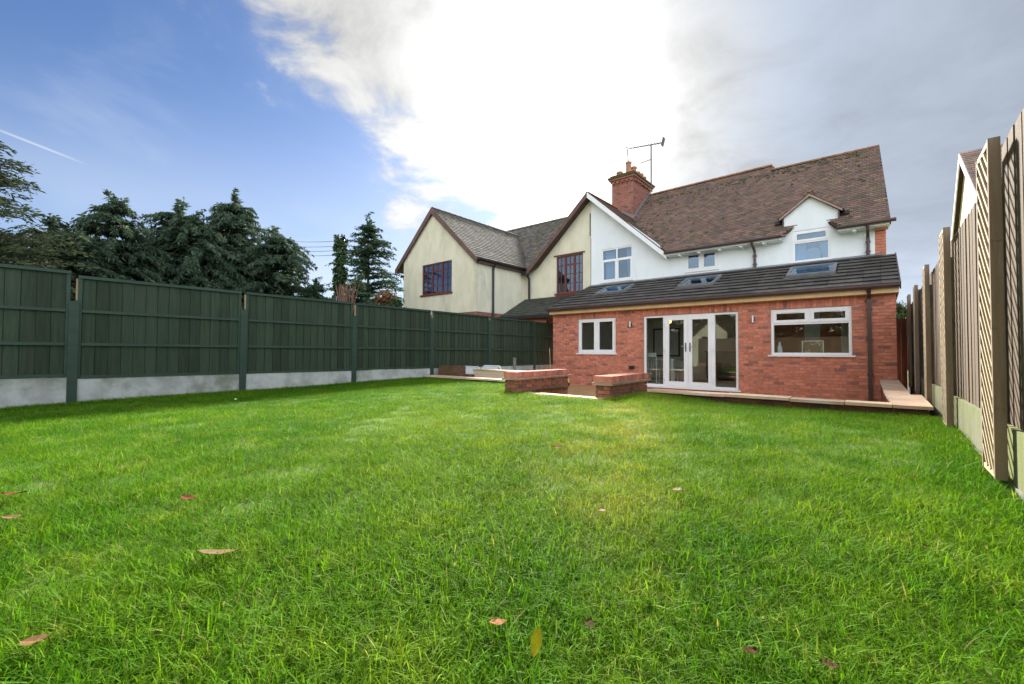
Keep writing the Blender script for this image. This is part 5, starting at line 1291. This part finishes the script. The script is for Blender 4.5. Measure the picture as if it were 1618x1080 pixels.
def grass():
    P = []; S = []
    dens = lambda d: np.where(d < 2.2, 620, np.where(d < 4, 430, np.where(d < 7, 300, 220)))
    n = 90 * 620
    x = rng.uniform(-9.22, .58, n); y = rng.uniform(-1.6, 7.27, n)
    d = np.hypot(x, y); keep = rng.random(n) < dens(d) / 620
    keep &= ~((x > -4.74) & (x < -3.1) & (y > 5.68)) & ~((y > 5.66) & (x > -5.1) & (x < -4.7)) & ~((y > 5.93) & (x > -3.42) & (x < -3.05))
    # thin the sward where it is worn
    nz = np.sin(x * 2.1 + 1) * np.sin(y * 1.7) + .6 * np.sin(x * 5.3 + y * 4.1) + .5 * np.sin(x * 9.1 - y * 7.7)
    keep &= rng.random(n) < np.clip(.97 - .15 * (nz > 1.0) - .2 * (nz > 1.45), 0, 1)
    x, y, nz, d = x[keep], y[keep], nz[keep], d[keep]
    z = hz(x, y)
    s = rng.uniform(.65, 1.25, len(x)) * (1 - .12 * nz.clip(-1, 1.5)) * np.where(d > 3.2, .85, 1.0)
    ms = [tuft(100 + i, 44, .026, .085, .135, .0034, 1.35) for i in range(7)] + [tuft(120, 16, .05, .120, .09, .0036, 1.0), tuft(121, 36, .02, .055, .13, .0036, 1.6)]
    # longer untrimmed grass along the fences, coping and garden walls
    m_ = 1500; ex = np.concatenate([np.full(m_, XL + .05) + np.abs(rng.normal(0, .06, m_)), np.full(m_, XR - .06) - np.abs(rng.normal(0, .07, m_)), rng.uniform(-9.2, -5.05, 500), rng.uniform(-3.0, .5, 450), np.full(120, -4.78) + rng.normal(0, .05, 120) - .3])
    ey = np.concatenate([rng.uniform(-1.6, 7.2, m_), rng.uniform(-.5, 7.2, m_), 7.25 - np.abs(rng.normal(0, .05, 500)), 7.23 - np.abs(rng.normal(0, .05, 450)), rng.uniform(5.6, 7.2, 120)])
    x = np.concatenate([x, ex]); y = np.concatenate([y, ey]); z = hz(x, y); s = np.concatenate([s, rng.uniform(.8, 1.35, len(ex)) * rng.choice((.7, 1., 1.0, 1.15), len(ex)) * np.where(ey > 6.9, np.where(ex > -3.2, .5, .75), 1.)])
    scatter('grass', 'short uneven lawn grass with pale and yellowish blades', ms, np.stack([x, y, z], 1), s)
grass()

# fallen leaves
def leaf_mesh(L, W, curl, lobes, m, seed):
    rs = np.random.default_rng(seed); mb = MB(); n = 9
    for i in range(n):
        t_ = i / (n - 1); w = W * math.sin(math.pi * min(1, t_ * .96 + .02)) ** .75 * (1 + lobes * math.sin(t_ * 19))
        zc = curl * L * (t_ - .5) ** 2 * 4 * .25
        for s in (-1, 0, 1): mb.v.append(((t_ - .5) * L, s * w / 2, zc + abs(s) * curl * W * .35 + rs.normal(0, .001)))
    for i in range(n - 1):
        for j in range(2): a = i * 3 + j; mb.f.append((a, a + 1, a + 4, a + 3))
    return mb.mesh('fallen_leaf', MT[m])
MT['leaf_red'] = mat('leaf_red_brown', (.20, .055, .025), (.13, .04, .02), 40, .8, 0, bump=.2, spec=.05)
MT['leaf_tan'] = mat('leaf_tan', (.22, .125, .05), (.15, .09, .04), 40, .65, 0, bump=.2, spec=.1)
MT['leaf_orange'] = mat('leaf_orange', (.32, .15, .07), (.22, .10, .045), 40, .8, 0, spec=.05)
MT['leaf_yellow'] = mat('leaf_yellow', (.62, .55, .02), (.50, .43, .02), 40, .5, 0)
MT['leaf_dark'] = mat('leaf_dark', (.070, .040, .012), (.045, .028, .010), 40, .8, 0, spec=.05)
LV = [((22, 780), .15, .07, 'leaf_red', 20, 'red brown leaf at the left edge of the lawn'),
      ((297, 786), .12, .05, 'leaf_red', 170, 'red brown leaf lying left of centre on the lawn, behind the long tan one'),
      ((343, 873), .20, .06, 'leaf_tan', 200, 'long tan leaf, the largest on the lawn'),
      ((20, 817), .12, .05, 'leaf_tan', 190, 'tan leaf at the left edge below the red brown one'),
      ((881, 706), .10, .05, 'leaf_red', 10, 'rusty leaf on the worn middle of the lawn'),
      ((787, 983), .075, .035, 'leaf_orange', -10, 'pinkish orange leaf near the bottom middle of the lawn'),
      ((1070, 773), .085, .04, 'leaf_tan', 0, 'pale tan leaf on the middle right of the lawn'),
      ((1085, 776), .05, .03, 'leaf_red', 70, 'tiny rusty leaf just right of the pale tan one'),
      ((952, 806), .07, .035, 'leaf_tan', 60, 'small tan leaf standing in the worn grass'),
      ((1185, 1028), .06, .035, 'leaf_dark', 15, 'dark red brown leaf near the bottom right'),
      ((932, 985), .05, .03, 'leaf_dark', 80, 'curled dark leaf in a thin patch right of the yellow leaf'),
      ((55, 1012), .10, .045, 'leaf_tan', 185, 'tan leaf sunk in the grass at the bottom left corner'),
      ((1310, 1050), .055, .035, 'leaf_dark', 160, 'dull dark leaf lowest towards the bottom right'),
      ((1463, 862), .035, .025, 'leaf_dark', 40, 'tiny dark leaf in the grass towards the wooden fence')]
for i, ((px, py), L, W, m_, rz_, lab) in enumerate(LV):
    d_ = ray(px, py); k = (.045 - EYE) / d_.z; x, y = d_.x * k, d_.y * k; z = float(hz(np.array(x), np.array(y))) + .058
    k = (z - EYE) / d_.z; x, y = d_.x * k, d_.y * k
    o = link('fallen_leaf', leaf_mesh(L * .72, W * .9, .22, .14, m_, i)); o.location = (x, y, z); o.rotation_euler = (random.uniform(-.15, .15), random.uniform(-.15, .15), R(rz_) + yaw)
    tag(o, lab, 'leaf', 'fallen leaves on the lawn')
d_ = ray(848, 1022); k = (.09 - EYE) / d_.z
o = link('fallen_leaf', leaf_mesh(.072, .028, .2, 0, 'leaf_yellow', 99)); o.location = d_ * k + Vector((0, 0, EYE + .0)); o.location.z = .105
o.rotation_euler = (R(70), R(-80), yaw); tag(o, 'bright yellow leaf standing upright in the grass at the bottom', 'leaf', 'fallen leaves on the lawn')
for (px, py, lab) in ((724, 605, 'tiny white petal on the grass in front of the left coping'), (373, 631, 'tiny white petal on the grass by the green fence post')):
    d_ = ray(px, py); k = (.14 - EYE) / d_.z; o = link('petal', leaf_mesh(.05, .035, .5, 0, 'white_plastic', 3)); o.location = d_ * k + Vector((0, 0, EYE)); tag(o, lab, 'petal', 'white specks on the lawn')
